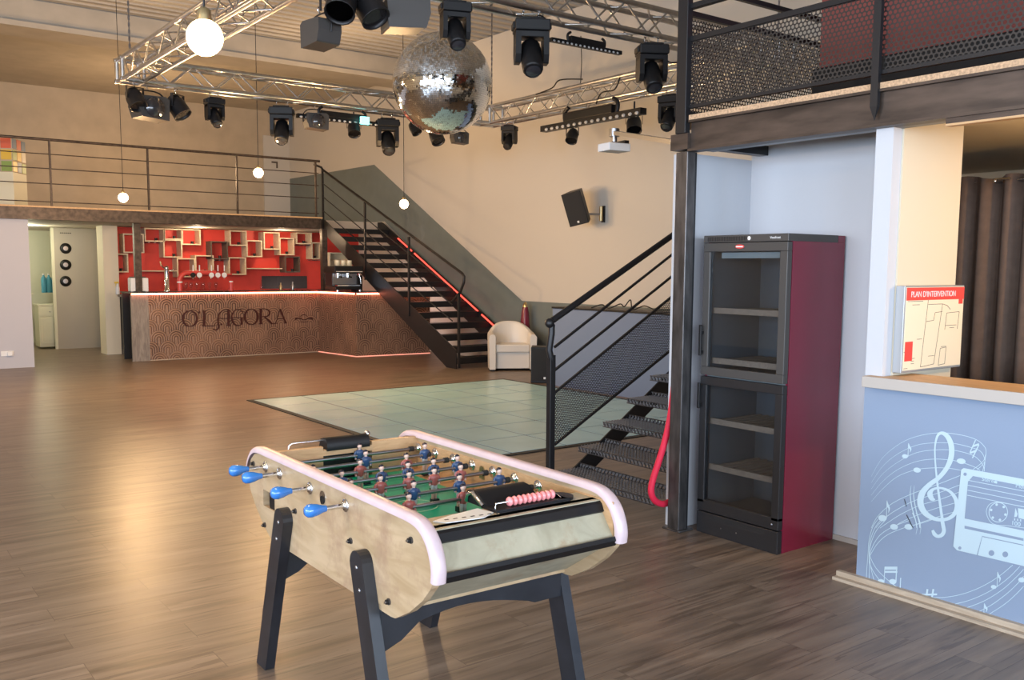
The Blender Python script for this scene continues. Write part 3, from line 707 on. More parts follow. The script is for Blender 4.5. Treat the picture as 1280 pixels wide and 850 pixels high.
# ------------------------------------------------------------------ foosball table
def foosball():
    t = thing('foosball_table', 'vintage wooden foosball table with pink rails, black legs and blue handles', 'foosball table', (1.79, 3.0, -.035), math.radians(-1.2))
    HW = .372; TH = .026; FL = .035
    half = [(.50, .578), (.53, .582), (.62, .63), (.70, .69), (.75, .742), (.768, .78), (.762, .83), (.735, .875), (.69, .905), (.62, .918)]
    out = [(-m, z) for m, z in half[::-1]][::-1]
    out = [(m, z) for m, z in half] + [(-m, z) for m, z in half[::-1]]
    for sg_ in (-1, 1):
        a = sg_ * HW; b = sg_ * (HW - TH)
        mb = MB()
        if sg_ < 0:   # ball-return hole cut through the near side: panel built from strips around it
            hx0, hx1, hz0, hz1 = .475, .60, .705, .772
            o = [(hx0, hz0), (hx1, hz0), (hx1, hz1), (hx0, hz1)]
            ring_ = [(x, z) for x, z in out]
            # split the outline into left part, right part, above, below
            def clip(poly, ax, v, keep):
                r = []
                for i, p in enumerate(poly):
                    q = poly[(i + 1) % len(poly)]; ip = (p[ax] - v) * keep >= 0; iq = (q[ax] - v) * keep >= 0
                    if ip: r.append(p)
                    if ip != iq:
                        f = (v - p[ax]) / (q[ax] - p[ax]); r.append((p[0] + (q[0] - p[0]) * f, p[1] + (q[1] - p[1]) * f))
                return r
            parts = [clip(ring_, 0, hx1, 1), clip(ring_, 0, hx0, -1)]
            mid = clip(clip(ring_, 0, hx1, -1), 0, hx0, 1)
            parts += [clip(mid, 1, hz1, 1), clip(mid, 1, hz0, -1)]
            for p in parts: mb.prism(p, lambda u, v, w: (w, u, v), a, b, 'table_side')
            p = mb.build('side_panel', 'table_side', t)
            MB().box((a + .006, hx0 - .01, hz0 - .01), (a + TH + .05, hx1 - .055, hz1 + .01), 'black_plastic').build('ball_hole', 'black_plastic', p)
        else:
            mb.prism(out, lambda u, v, w: (w, u, v), b, a, 'table_side'); p = mb.build('side_panel', 'table_side', t)
            MB().box((b - .003, -.75, .77), (b, .75, .90), 'table_inner').build('inner_face', 'table_inner', p)
            m_ = -.03 + .075
            MB().prism([(m_ - .018, .83), (m_ + .018, .83)] + [(m_ + .018 * math.cos(q * PI / 8), .865 + .018 * math.sin(q * PI / 8)) for q in range(9)], lambda u, v, w: (w, u, v), b - .006, b - .003, 'brass').build('ball_slot', 'brass', p)
        # pink cap: D profile swept over the top of the panel
        path = [(.772, .765), (.775, .80), (.765, .84), (.742, .88), (.70, .912), (.64, .926), (.5, .928), (0, .928)]
        path = spline([Vector((m, z)) for m, z in path], 4); path = path + [Vector((-q.x, q.y)) for q in path[::-1][1:]]
        mb = MB(); ring_ = []; K = 10; w2 = .0235
        for i, q in enumerate(path):
            d = (path[min(i + 1, len(path) - 1)] - path[max(i - 1, 0)]).normalized(); nn = Vector((d.y, -d.x))
            if nn.dot(q - Vector((0, .75))) < 0: nn = -nn
            prof = [(-w2, -.012), (-w2, .0), (-w2 * .75, .009), (-w2 * .35, .012), (w2 * .35, .012), (w2 * .75, .009), (w2, .0), (w2, -.012)]
            cs = sg_ * (HW - TH / 2)
            ring_.append([(cs + u, q.x + nn.x * (v + .004), q.y + nn.y * (v + .004)) for u, v in prof])
        n = len(prof); vs = [v for r in ring_ for v in r]
        mb.add(vs, [(i * n + j, i * n + (j + 1) % n, (i + 1) * n + (j + 1) % n, (i + 1) * n + j) for i in range(len(ring_) - 1) for j in range(n - 1)], 'pink_cap', True)
        mb.add(ring_[0], [tuple(range(n))], 'pink_cap'); mb.add(ring_[-1], [tuple(range(n))], 'pink_cap')
        mb.build('pink_rail', 'pink_cap', t)
    # ends: sloping faces with black strips, flat shelves
    s0 = HW - TH
    for e in (-1, 1):
        f = lambda u, v, w, e=e: (w, e * u, v)
        MB().prism([(.50, .60), (.735, .755), (.745, .755), (.755, .775), (.665, .895), (.64, .895), (.64, .87), (.70, .78), (.48, .615)], f, -s0, s0, 'table_end').build('end_panel', 'table_end', t)
        MB().prism([(.674, .880), (.680, .893), (.692, .884), (.704, .860), (.692, .850)], f, -s0, s0, 'black_plastic').build('edge_strip', 'black_plastic', t)
        MB().prism([(.745, .77), (.770, .788), (.776, .775), (.760, .752), (.735, .745)], f, -s0, s0, 'black_plastic').build('edge_strip', 'black_plastic', t)
        MB().prism([(.690, .8835), (.6925, .8815), (.6935, .879), (.690, .879)], f, -s0, s0, 'chrome').build('trim_line', 'steel', t)
    MB().box((-s0, -.682, .872), (s0, -.555, .895), 'table_end').build('end_shelf', 'table_end', t)
    # far end: inner wall with goal opening and black hood, chrome score wire
    MB().box((-s0, .575, .77), (-.115, .60, .925), 'table_inner').box((.115, .575, .77), (s0, .60, .925), 'table_inner').box((-.115, .575, .885), (.115, .60, .91), 'table_inner').build('inner_end_wall', 'table_inner', t)
    MB().box((-s0, .60, .885), (s0, .665, .905), 'table_inner').build('end_shelf', 'table_inner', t)
    MB().box((-.115, .60, .775), (.115, .64, .885), 'black_plastic').build('goal_recess', 'black_plastic', t)
    mb = MB().prism([(.565, .905), (.565, .935), (.575, .953), (.60, .96), (.635, .95), (.655, .905)], lambda u, v, w: (w, u, v), -.10, .10, 'black_plastic', True)
    mb.build('goal_hood', 'black_plastic', t, bevel=.004)
    MB().tube([(-.25, .62, .905), (-.25, .62, .937), (-.235, .62, .945), (-.10, .62, .945)], .004, 'chrome').build('score_wire', 'chrome', t)
    MB().sphere((.11, .61, .955), .014, 'chrome').build('score_knob', 'blue_handle', t)
    # playing field
    MB().box((-s0, -.575, .76), (s0, .58, .775), 'table_inner').build('field_base', 'table_inner', t)
    fd = MB().box((-.262, -.57, .775), (.262, .575, .7765), 'field_green').build('green_field', 'field_green', t)
    mb = MB()
    def ln(pts, closed=False): 
        for i in range(len(pts) - (0 if closed else 1)): mb.bar((*pts[i], .7772), (*pts[(i + 1) % len(pts)], .7772), .0035, .001)
    ln([(-.262, .0), (.262, 0)]); ln([(.09 * math.cos(i * PI / 14), .09 * math.sin(i * PI / 14)) for i in range(28)], True)
    for e in (-1, 1): ln([(.16 * math.cos(i * PI / 12), e * (.575 - .2 * math.sin(i * PI / 12))) for i in range(13)])
    mb.build('field_line', 'field_line', fd)
    # near goal: black hood, tray, beads and card
    hood = [(.44, .895), (.435, .918), (.45, .935), (.48, .942), (.51, .938), (.56, .910), (.575, .895)]
    MB().prism(hood, lambda u, v, w: (w, -u, v), -.05, .165, 'black_plastic', True).build('goal_hood', 'black_plastic', t, bevel=.004)
    MB().tube([(-.053, -.45, .90), (-.055, -.46, .925), (-.055, -.49, .935), (-.053, -.55, .902)], .008, 'chrome').build('hood_edge', 'card_white', t)
    MB().box((-.055, -.635, .895), (.24, -.54, .905), 'black_plastic').cyl((.24, -.588, .895), (.24, -.588, .905), .0475, 'black_plastic', 20).build('tray', 'black_plastic', t)
    MB().box((-.055, -.648, .8955), (.24, -.638, .899), 'chrome').build('tray_edge', 'chrome', t)
    w_ = MB().tube([(-.045, -.61, .905), (-.045, -.61, .921), (.205, -.61, .921), (.225, -.61, .905)], .003, 'chrome').build('score_wire', 'chrome', t)
    for i in range(10): MB().lathe([(.004, -.008), (.013, -.0065), (.0165, 0), (.013, .0065), (.004, .008)], 'bead_pink', 14, Matrix.Translation((.012 + i * .0195, -.61, .921)) @ Matrix.Rotation(PI / 2, 4, 'Y')).build('score_bead', 'bead_pink', t)
    MB().prism([(-.275, -.60), (-.25, -.64), (-.12, -.655), (-.06, -.62), (-.075, -.55), (-.20, -.575)], lambda u, v, w: (u, v, w), .8955, .898, 'card_white').build('score_card', 'card_white', t)
    for i in range(6): MB().box((-.24 + i * .03, -.615 - i * .004, .8981), (-.225 + i * .03, -.608 - i * .004, .8986), 'black_plastic').build('card_mark', 'black_plastic', t)
    # rods with players
    ZR = .872
    rods = [(.565, 'b', [.05]), (.416, 'b', [.005, .29]), (.267, 'r', [-.295, -.095, .115]), (.12, 'b', [-.245, -.077, .04, .157, .27]),
            (-.03, 'r', [-.28, -.16, -.04, .07, .19]), (-.18, 'b', [-.105, .09, .27]), (-.33, 'r', [-.21, .01])]
    def player(mbn, c):
        sh = 'shirt_blue' if c == 'b' else 'shirt_red'; mb = MB()
        mb.sphere((0, 0, .040), .0105, 'skin', 10, (1, 1, 1.15)); mb.sphere((0, .002, .0455), .0108, 'boot', 10, (1, 1, .8))
        mb.cyl((0, 0, .022), (0, 0, .034), .006, 'skin', 8)
        mb.lathe([(.012, -.018), (.014, -.006), (.018, .010), (.017, .020), (.007, .026)], sh, 12, Matrix.Diagonal((1.1, .72, 1, 1)))
        for s in (-1, 1):
            mb.tube([(s * .017, 0, .018), (s * .024, .0, .004), (s * .021, -.003, -.010)], .0055, sh, 6)
            mb.sphere((s * .020, -.003, -.013), .0048, 'skin', 8)
            mb.cyl((s * .0065, 0, -.016), (s * .0068, 0, -.045), .0078, 'shorts_white', 8, .0068)
            mb.cyl((s * .0065, 0, -.045), (s * .0065, 0, -.070), .0056, 'skin', 8)
        mb.box((-.014, -.017, -.090), (.014, .008, -.070), 'boot'); return mb
    protos = {}
    for m, c, ps in rods:
        r = MB().cyl((-HW + (.01 if c == 'r' else -.02), m, ZR), (HW + .02, m, ZR), .0075, 'steel', 10).build('rod', 'steel', t)
        r['label'] = 'steel rod'
        for p in ps:
            if c not in protos: q = protos[c] = player(None, c).build('player', 'shirt_blue', r)
            else: q = protos[c].copy(); C.objects.link(q); q.parent = r
            q.location = (p, m, ZR)
            q['label'] = 'player in blue shirt' if c == 'b' else 'player in red shirt'
        for s in ((-1, 1) if c == 'b' else (1,)):
            prof = [(.024, 0), (.024, .003), (.020, .005), (.0125, .005), (.0115, .011), (.009, .012)]
            MB().lathe(prof, 'chrome', 18, Matrix.Translation((s * HW, m, ZR)) @ Matrix.Rotation(s * PI / 2, 4, 'Y')).build('bearing', 'chrome', r)
            MB().lathe(prof, 'chrome', 18, Matrix.Translation((s * (HW - TH - .003), m, ZR)) @ Matrix.Rotation(-s * PI / 2, 4, 'Y')).build('bearing', 'chrome', r)
            MB().cyl((s * (HW - TH - .05), m, ZR), (s * (HW - TH - .03), m, ZR), .012, 'rubber', 12).build('buffer', 'rubber', r)
        s = -1 if c == 'b' else 1
        Lh = .078 if c == 'b' else .05
        MB().cyl((s * HW, m, ZR), (s * (HW + Lh), m, ZR), .0085, 'chrome', 10).build('rod_end', 'chrome', r)
        if True:
            MB().lathe([(.011, 0), (.013, .012), (.020, .032), (.0235, .052), (.022, .066), (.014, .076), (1e-5, .079)], 'blue_handle', 18, Matrix.Translation((s * (HW + Lh - .005), m, ZR)) @ Matrix.Rotation(s * PI / 2, 4, 'Y')).build('handle', 'blue_handle', r)
    # side fittings
    def bolt(m, z):
        MB().cyl((-HW, m, z), (-HW - .005, m, z), .011, 'steel_post', 14).cyl((-HW - .005, m, z), (-HW - .013, m, z), .008, 'black_metal', 6).cyl((-HW - .013, m, z), (-HW - .018, m, z), .004, 'steel', 8).build('bolt', 'black_metal', t)
    for m, z in ((.70, .862), (.26, .755), (.585, .625), (-.22, .757), (-.49, .625), (-.635, .862)): bolt(m, z)
    MB().cyl((-HW, .005 + .0, .862), (-HW - .003, .005, .862), .024, 'chrome', 20).cyl((-HW - .003, .005, .852), (-HW - .006, .005, .852), .016, 'black_plastic', 16).build('ball_inlet', 'chrome', t)
    # legs: boards with rounded tops bolted outside the panels, arched aprons
    for sg_ in (-1, 1):
        for (mt, zt, mf) in ((.335, .708, .575), (-.335, .712, -.54)):
            ax = Vector((mf - mt, 0 - zt)); u = ax.normalized(); nn = Vector((-u.y, u.x)); top = Vector((mt, zt)); hw = .046
            o = [top + nn * hw * math.cos(a) - u * hw * math.sin(a) for a in [PI * i / 10 for i in range(11)]]
            fz = [top - nn * hw, top + nn * hw]; o2 = []
            for p in fz: k = (FL - p.y) / u.y; o2.append(p + u * k)
            pts = [(q.x, q.y) for q in o] + [(o2[0].x, FL), (o2[1].x, FL)]
            a, b = sg_ * HW, sg_ * (HW + .040)
            mb = MB().prism(pts, lambda u_, v_, w: (w, u_, v_), a, b, 'black_paint'); lg = mb.build('leg', 'black_paint', t, bevel=.004)
            for f_ in (.01, .085):
                q = top + u * f_; MB().sphere((b, q.x, q.y), .008, 'steel', 10, (.5, 1, 1)).build('bolt', 'steel', lg)
    for e, m in ((-1, -.425), (1, .425)):
        o = [(-HW, .585), (HW, .585), (HW, .47)] + [(HW - .08 - i * (2 * HW - .16) / 14, .455 + .075 * math.sin(PI * i / 14)) for i in range(15)] + [(-HW, .40)]
        o = [(-HW - .0, .60), (HW, .60), (HW, .475), (.25, .475)] + [(.22 - i * .5 / 10, .487 + .045 * math.sin(PI * min(1, i / 10) * .9)) for i in range(10)] + [(-.30, .462), (-HW, .435)]
        MB().prism(o, lambda u, v, w: (u, w, v), m - .013, m + .013, 'black_paint').build('apron', 'black_paint', t, bevel=.003)
    MB().box((-.26, .33, .50), (-.20, .40, .60), 'pine').build('block', 'pine', t)
    MB().box((-s0, -.49, .585), (s0, .49, .60), 'table_side').build('bottom_board', 'table_side', t)
foosball()

# ------------------------------------------------------------------ wine fridge
def fridge():
    # local frame: x depth into the room niche (+X), y along the front (+Y), front face at x=0
    t = thing('wine_fridge', 'tall two-door wine fridge with black glass doors and burgundy side', 'fridge', (4.385, 3.262, 0))
    W, D, H = .618, .545, 1.857
    mb = MB()
    mb.box((.045, 0, .0), (D, .016, H - .045), 'burgundy').box((.045, W - .016, 0), (D, W, H - .045), 'burgundy').box((D - .02, .016, 0), (D, W - .016, H - .045), 'burgundy')
    mb.box((.045, .016, .135), (D - .02, W - .016, .15), 'fridge_inner').box((.045, .016, .985), (D - .02, W - .016, 1.03), 'fridge_inner').box((.045, .016, H - .075), (D - .02, W - .016, H - .05), 'fridge_inner')
    mb.box((D - .035, .016, .15), (D - .02, W - .016, H - .07), 'fridge_inner').box((.05, .016, .15), (D - .03, .035, H - .07), 'fridge_inner').box((.05, W - .035, .15), (D - .03, W - .016, H - .07), 'fridge_inner')
    mb.build('body', 'burgundy', t)
    MB().box((0, -.002, H - .045), (D - .07, W + .002, H - .002), 'fridge_grey').box((D - .07, -.001, H - .045), (D, W + .001, H - .003), 'burgundy').build('top_panel', 'fridge_grey', t, bevel=.003)
    mb = MB()
    for i in range(26): mb.box((-.001, W - .03 - i * .0115, H - .038), (.001, W - .036 - i * .0115, H - .012), 'black_plastic')
    mb.build('vent_slots', 'black_plastic', t)
    MX = Matrix.Translation((-.001, 0, 0)) @ Matrix(((0, 0, -1, 0), (-1, 0, 0, 0), (0, 1, 0, 0), (0, 0, 0, 1)))
    text_mesh('Vestfrost', .020, Matrix.Translation((-.0005, .125, H - .030)) @ MX, 'print_white', 'lettering', t)
    MB().lathe([(.012, 0), (.009, .002), (1e-5, .003)], 'print_white', 12, Matrix.Translation((-.0, .275, H - .024)) @ Matrix.Rotation(-PI / 2, 4, 'Y')).build('badge', 'print_white', t)
    MB().box((.03, .004, 0), (D - .02, W - .004, .135), 'fridge_black').box((.0, .0, .0), (.04, W, .135), 'fridge_black').build('plinth', 'fridge_black', t, bevel=.003)
    mb = MB()
    for i in range(34):
        for j in range(3): mb.box((-.001, .10 + i * .0125 + (j % 2) * .006, .095 + j * .010), (.001, .106 + i * .0125 + (j % 2) * .006, .100 + j * .010), 'rubber')
    for y in (.20, .32): MB().cyl((0, y + .1, .06), (-.002, y + .1, .06), .005, 'steel', 8).build('screw', 'steel', t)
    mb.build('plinth_grille', 'rubber', t)
    for z0, z1, top in ((.142, .99, False), (1.0, H - .048, True)):
        d = MB(); fw = .052
        m = 'fridge_grey' if top else 'fridge_black'
        d.box((0, 0, z0), (.042, W, z0 + fw + (.02 if not top else 0)), m).box((0, 0, z1 - fw), (.042, W, z1), m).box((0, 0, z0 + fw), (.042, fw, z1 - fw), m).box((0, W - fw, z0 + fw), (.042, W, z1 - fw), m)
        d = d.build('door', m, t, bevel=.003)
        zb = z0 + fw + (.02 if not top else 0)
        mb = MB(); mb.box((.012, fw, zb), (.018, W - fw, z1 - fw), 'dark_glass'); mb.build('glass_pane', 'dark_glass', d)
        hz = z0 + .12 if top else z1 - .20
        MB().box((-.032, W - .022, hz), (-.020, W - .004, hz + .19 if top else hz + .16), 'black_plastic').box((-.03, W - .02, hz + .01), (0, W - .006, hz + .03), 'black_plastic').box((-.03, W - .02, hz + .13), (0, W - .006, hz + .15), 'black_plastic').build('handle', 'black_plastic', d, bevel=.003)
        if top: MB().sphere((-.002, .34, z1 - .024), .034, 'emblem_red', 20, (.08, 1, .38)).build('emblem', 'emblem_red', d); MB().box((-.006, .315, z1 - .028), (-.004, .365, z1 - .021), 'print_white').build('emblem_band', 'print_white', d)
        else: MB().sphere((-.001, .045, z0 + .03), .007, 'steel', 10, (.4, 1, 1)).build('lock', 'steel', d)
    MB().box((.05, .09, H - .14), (.053, W - .10, H - .105), 'fridge_label').build('light_bar', 'fridge_label', t)
    for z in (.40, .69, 1.07, 1.38):
        if z == 1.55: continue
        mb = MB().box((.055, .04, z), (.075, W - .04, z + .035), 'fridge_shelf')
        for i in range(9): mb.box((.075, .06 + i * .058, z + .01), (D - .05, .085 + i * .058, z + .025), 'fridge_shelf')
        mb.build('shelf', 'fridge_shelf', t)
    for sx_ in (.06, D - .06):
        pass
fridge()

# ------------------------------------------------------------------ armchair, floor speaker, cone, blue stage front
def armchair():
    t = thing('tub_armchair', 'white leather tub armchair at the foot of the open staircase', 'armchair', (9.03, 12.05, 0), math.radians(-30))
    # local: front = -Y
    def shell(r0, r1, z0, z1, n=28):
        mb = MB(); a0, a1 = -PI * .02, PI * 1.02
        pts = []
        for i in range(n + 1):
            a = a0 + (a1 - a0) * i / n; k = abs(math.cos(a)) ** 3
            ox, oy = math.cos(a), math.sin(a); h = z1 - .16 * k
            pts.append([(r0 * ox, r0 * .92 * oy, z0), (r1 * ox, r1 * .92 * oy, z0), (r1 * 1.03 * ox, r1 * .95 * oy, h - .04), ((r1 - .02) * ox, (r1 - .02) * .95 * oy, h), ((r0 + .02) * ox, (r0 + .02) * .93 * oy, h), (r0 * ox, r0 * .92 * oy, h - .04)])
        vs = [v for p in pts for v in p]; m = 6
        # arms carried straight forward
        fw = [[(x, y - .26, z if z < .2 else z - .03) for x, y, z in pts[0]]]; bw = [[(x, y - .26, z if z < .2 else z - .03) for x, y, z in pts[-1]]]
        allp = fw + pts + bw; vs = [v for p in allp for v in p]; q = len(allp)
        mb.add(vs, [(i * m + j, i * m + (j + 1) % m, (i + 1) * m + (j + 1) % m, (i + 1) * m + j) for i in range(q - 1) for j in range(m)], 'leather_white', True)
        mb.add(allp[0], [tuple(range(m))[::-1]], 'leather_white'); mb.add(allp[-1], [tuple(range(m))], 'leather_white')
        return mb
    shell(.28, .375, .03, .78).build('shell', 'leather_white', t, bevel=.006)
    MB().box((-.275, -.24, .30), (.275, .20, .43), 'leather_white').build('seat_cushion', 'leather_white', t, bevel=.02)
    MB().box((-.272, -.19, .04), (.272, .18, .30), 'leather_white').build('base', 'leather_white', t)
    MB().box((-.36, -.25, 0), (-.29, .1, .03), 'black_plastic').box((.29, -.25, 0), (.36, .1, .03), 'black_plastic').box((-.25, .1, 0), (.25, .3, .03), 'black_plastic').build('foot', 'black_plastic', t)
armchair()
p = gz(672, 478)
t = thing('floor_speaker', 'black floor speaker cabinet standing beside the white armchair', 'speaker', (8.46, 10.46, 0), math.radians(-40))
MB().box((-.20, -.17, 0), (.20, .17, .52), 'black_plastic').build('cabinet', 'black_plastic', t, bevel=.008)
MB().box((-.185, -.178, .03), (.185, -.170, .50), 'grille').build('grille', 'grille', t); MB().box((-.015, -.181, .06), (.015, -.178, .09), 'print_white').build('badge', 'print_white', t)
t = thing('floor_cone', 'burgundy cone with gold tip behind the white armchair', 'cone', (9.55, 12.35, 0))
MB().lathe([(.17, 0), (.15, .03), (.10, .45), (.065, .9), (.045, 1.0)], 'burgundy', 20).build('body', 'burgundy', t); MB().lathe([(.045, 1.0), (.042, 1.03), (.025, 1.07), (1e-5, 1.09)], 'brass', 16).build('tip', 'brass', t)
t = thing('stage_counter', 'long grey-blue board front with black top edge behind the dance floor', 'stage front', (8.30, 5.5, 0))
MB().box((0, 0, 0), (.5, 4.60, 1.09), 'screen_blue').build('front_board', 'screen_blue', t); MB().box((-.015, 0, 1.09), (.52, 4.61, 1.115), 'black_plastic').build('top_edge', 'black_plastic', t, bevel=.003)
mb = MB(); cb = [(8.45, 9.15, 1.13)]
pts = [(8.40, 9.4, 1.121), (8.45, 9.25, 1.17), (8.40, 9.05, 1.13), (8.46, 8.9, 1.19), (8.42, 8.78, 1.16), (8.45, 8.7, 1.25), (8.42, 8.62, 1.13), (8.46, 8.45, 1.18), (8.42, 8.2, 1.125)]
tag(MB().tube(spline(pts, 6), .008, 'black_plastic', 6).build('loose_cable', 'black_plastic'), 'tangled black cable lying on top of the grey-blue board front', 'cable')
# wall speaker on bracket
c = gx(752, 268, 9.7)
t = thing('wall_speaker', 'black loudspeaker tilted down on a wall bracket above the stage front', 'speaker', (9.32, c.y + .12, c.z + .10))
M_ = Matrix.Rotation(math.radians(-58), 4, 'Z') @ Matrix.Rotation(math.radians(14), 4, 'X') @ Matrix.Rotation(math.radians(-13), 4, 'Y')
mb = MB(); hw, dp, hh = .155, .15, .25
vs = [(-hw, -dp, -hh), (hw, -dp, -hh), (hw * .62, dp, -hh), (-hw * .62, dp, -hh), (-hw, -dp, hh), (hw, -dp, hh), (hw * .62, dp, hh), (-hw * .62, dp, hh)]
mb.add(vs, [(0, 3, 2, 1), (4, 5, 6, 7), (0, 1, 5, 4), (1, 2, 6, 5), (2, 3, 7, 6), (3, 0, 4, 7)], 'black_plastic', False, M_).build('cabinet', 'black_plastic', t, bevel=.006)
MB().box((-hw + .01, -dp - .006, -hh + .01), (hw - .01, -dp, hh - .01), 'grille', M_).build('grille', 'grille', t); MB().box((-.015, -dp - .009, -hh + .035), (.015, -dp - .005, -hh + .065), 'print_white', M_).build('badge', 'print_white', t)
w0 = Vector((9.75 - 9.32, -.12, -.10))
MB().cyl(w0 + Vector((-.06, 0, -.10)), w0 + Vector((-.06, 0, .12)), .03, 'brass', 12).box((w0.x - .03, w0.y - .03, w0.z - .12), (w0.x - .001, w0.y + .03, w0.z + .13), 'black_metal').bar(w0 + Vector((-.06, 0, 0)), (.04, .0, -.10), .03, .03, 'steel').build('bracket', 'black_metal', t)

# ------------------------------------------------------------------ things on the bar
def on_bar(px, py=362, Y=17.0): return gy(px, py, Y).x
def item(name, label, cat, px, Y=17.0, z=ZB + .001): return thing(name, label, cat, (on_bar(px, 362, Y), Y, z))
t = item('beer_tower', 'polished silver beer tap column at the left of the bar', 'beer tap', 209)
MB().lathe([(.055, 0), (.055, .02), (.040, .03), (.038, .40), (.042, .41), (.030, .44), (1e-5, .45)], 'chrome', 18).build('column', 'chrome', t)
MB().tube([(-.02, 0, .40), (-.07, -.02, .43), (-.10, -.03, .47)], .010, 'chrome').tube([(.02, 0, .36), (.10, -.02, .38), (.12, -.02, .36)], .010, 'chrome').build('tap', 'chrome', t); MB().cyl((-.10, -.03, .45), (-.115, -.03, .53), .012, 'brass').build('handle', 'brass', t)
t = item('tap_bridge', 'red pipe beer font with round white tap badges', 'beer tap', 257)
x0 = on_bar(225) - on_bar(257); x1 = on_bar(289) - on_bar(257)
MB().tube(spline([(x0, 0, 0), (x0, 0, .14), (x0, 0, .22), (x0 + .06, 0, .30), (x0 + .16, 0, .33), (x1 * .4, 0, .33)], 4), .045, 'emblem_red', 12).build('pipe', 'emblem_red', t)
MB().cyl((x1, 0, 0), (x1, 0, .155), .042, 'emblem_red', 14).cyl((x1, 0, .155), (x1, 0, .18), .036, 'print_white', 14).build('pipe_end', 'emblem_red', t)
MB().cyl((x0, 0, .15), (x0, 0, .175), .048, 'print_white', 14).build('ring', 'print_white', t)
MB().tube([(x0 + .1, 0, .30), (x1 + .02, 0, .30)], .016, 'emblem_red').build('cross_pipe', 'emblem_red', t)
for px, c_ in ((240, 'black_plastic'), (248, 'print_white'), (263, 'print_white'), (271, 'print_white'), (279, 'print_white')):
    x = on_bar(px, 362) - on_bar(257)
    q = MB().tube([(x, 0, .30), (x, -.06, .31), (x, -.08, .22)], .010, 'chrome').build('tap', 'chrome', t)
    MB().cyl((x, -.07, .29), (x, -.085, .29), .046, c_, 20).build('badge', c_, q); MB().cyl((x + .01, -.06, .36), (x + .015, -.05, .47), .011, 'print_white', 8).build('handle', 'print_white', q)
for i, px in enumerate((233, 239, 246, 254, 262, 270)):
    g = MB().lathe([(.022, 0), (.024, .004), (.006, .012), (.006, .05), (.030, .085), (.034, .13), (.028, .16)], 'clear_glass', 14, Matrix.Translation((on_bar(px, 362, 16.9), 16.9, ZB + .001))); 
    tag(g.build('beer_glass', 'clear_glass'), 'small clear glass standing in the row under the red beer font', 'glass', 'glasses under the red beer font')
t = item('spray_bottle', 'white and yellow spray bottle on the board left of the bar column', 'spray bottle', 147, 18.2, 1.121)
MB().lathe([(.035, 0), (.038, .01), (.036, .12), (.018, .17), (.014, .20)], 'print_white', 14).build('body', 'print_white', t); MB().box((-.05, -.012, .20), (.018, .012, .235), 'cube_cy').tube([(-.02, 0, .20), (-.035, 0, .16)], .006, 'cube_cy').build('trigger', 'cube_cy', t)
t = item('napkin_box', 'white plastic tub just right of the left bar column', 'tub', 173, 16.98)
MB().box((-.15, -.1, 0), (.15, .1, .24), 'print_white', taper=1).build('tub', 'ceramic', t, bevel=.015); MB().box((-.13, -.08, .24), (.11, .08, .26), 'shelf_dark').build('contents', 'shelf_dark', t)
t = item('coffee_machine', 'black and chrome espresso machine on the bar under the stairs', 'coffee machine', 430, 15.75)
k = 1.0
MB().box((-.27, -.2, .03), (.27, .25, .10), 'black_plastic').box((-.26, -.05, .10), (.26, .25, .36), 'fridge_black').box((-.29, -.22, .34), (.29, .25, .47), 'black_plastic').build('body', 'black_plastic', t, bevel=.01)
MB().box((-.23, -.2, .10), (.23, -.02, .12), 'chrome').build('drip_tray', 'chrome', t)
MB().box((-.25, -.06, .13), (.25, -.051, .33), 'steel').box((-.27, -.225, .36), (.27, -.221, .375), 'chrome').build('front_plate', 'steel', t)
for x in (-.18, .02): MB().cyl((x, -.12, .34), (x, -.12, .26), .045, 'chrome', 14).cyl((x, -.14, .275), (x, -.26, .265), .016, 'black_plastic', 8).build('group_head', 'chrome', t)
MB().tube([(.22, -.18, .33), (.24, -.2, .24), (.25, -.2, .14)], .010, 'chrome').build('steam_wand', 'chrome', t)
for q in (-.22, .24): MB().cyl((q, -.18, 0), (q, -.18, .03), .025, 'chrome', 10).build('foot', 'chrome', t)
for i, x in enumerate((-.12, 0, .12)):
    o = MB().lathe([(.030, 0), (.045, .01), (.052, .06), (.05, .10)], 'ceramic', 14, Matrix.Translation((on_bar(430, 362, 15.75) + x, 15.77, ZB + .475)))
    tag(o.build('coffee_cup', 'ceramic'), 'cream cup standing in the row on top of the espresso machine', 'cup', 'cups on the espresso machine')
t = item('coffee_grinder', 'black coffee grinder right of the espresso machine', 'coffee grinder', 446, 15.78)
MB().box((-.06, -.12, 0), (.06, .12, .30), 'black_plastic').build('body', 'black_plastic', t, bevel=.01); MB().lathe([(.04, .30), (.06, .36), (.06, .38)], 'clear_glass', 16).build('hopper', 'clear_glass', t)
# cream cupboard behind the machine
a, b = gy(413, 334, 18.3), gy(441, 316, 18.3)
t = thing('cup_cupboard', 'open cream box cupboard on the red wall behind the espresso machine', 'cupboard', (a.x, 18.7, a.z - .02))
w = b.x - a.x; h = b.z - a.z
MB().box((0, -.36, 0), (w, -.002, .02), 'ceramic').box((0, -.36, h), (w, -.002, h + .02), 'ceramic').box((0, -.36, .02), (.02, -.002, h), 'ceramic').box((w - .02, -.36, .02), (w, -.002, h), 'ceramic').box((.02, -.02, .02), (w - .02, -.002, h), 'ceramic').build('case', 'ceramic', t); MB().box((w * .3, -.3, h * .55), (w * .95, -.02, h * .55 + .02), 'shelf_ply').build('shelf', 'shelf_ply', t)
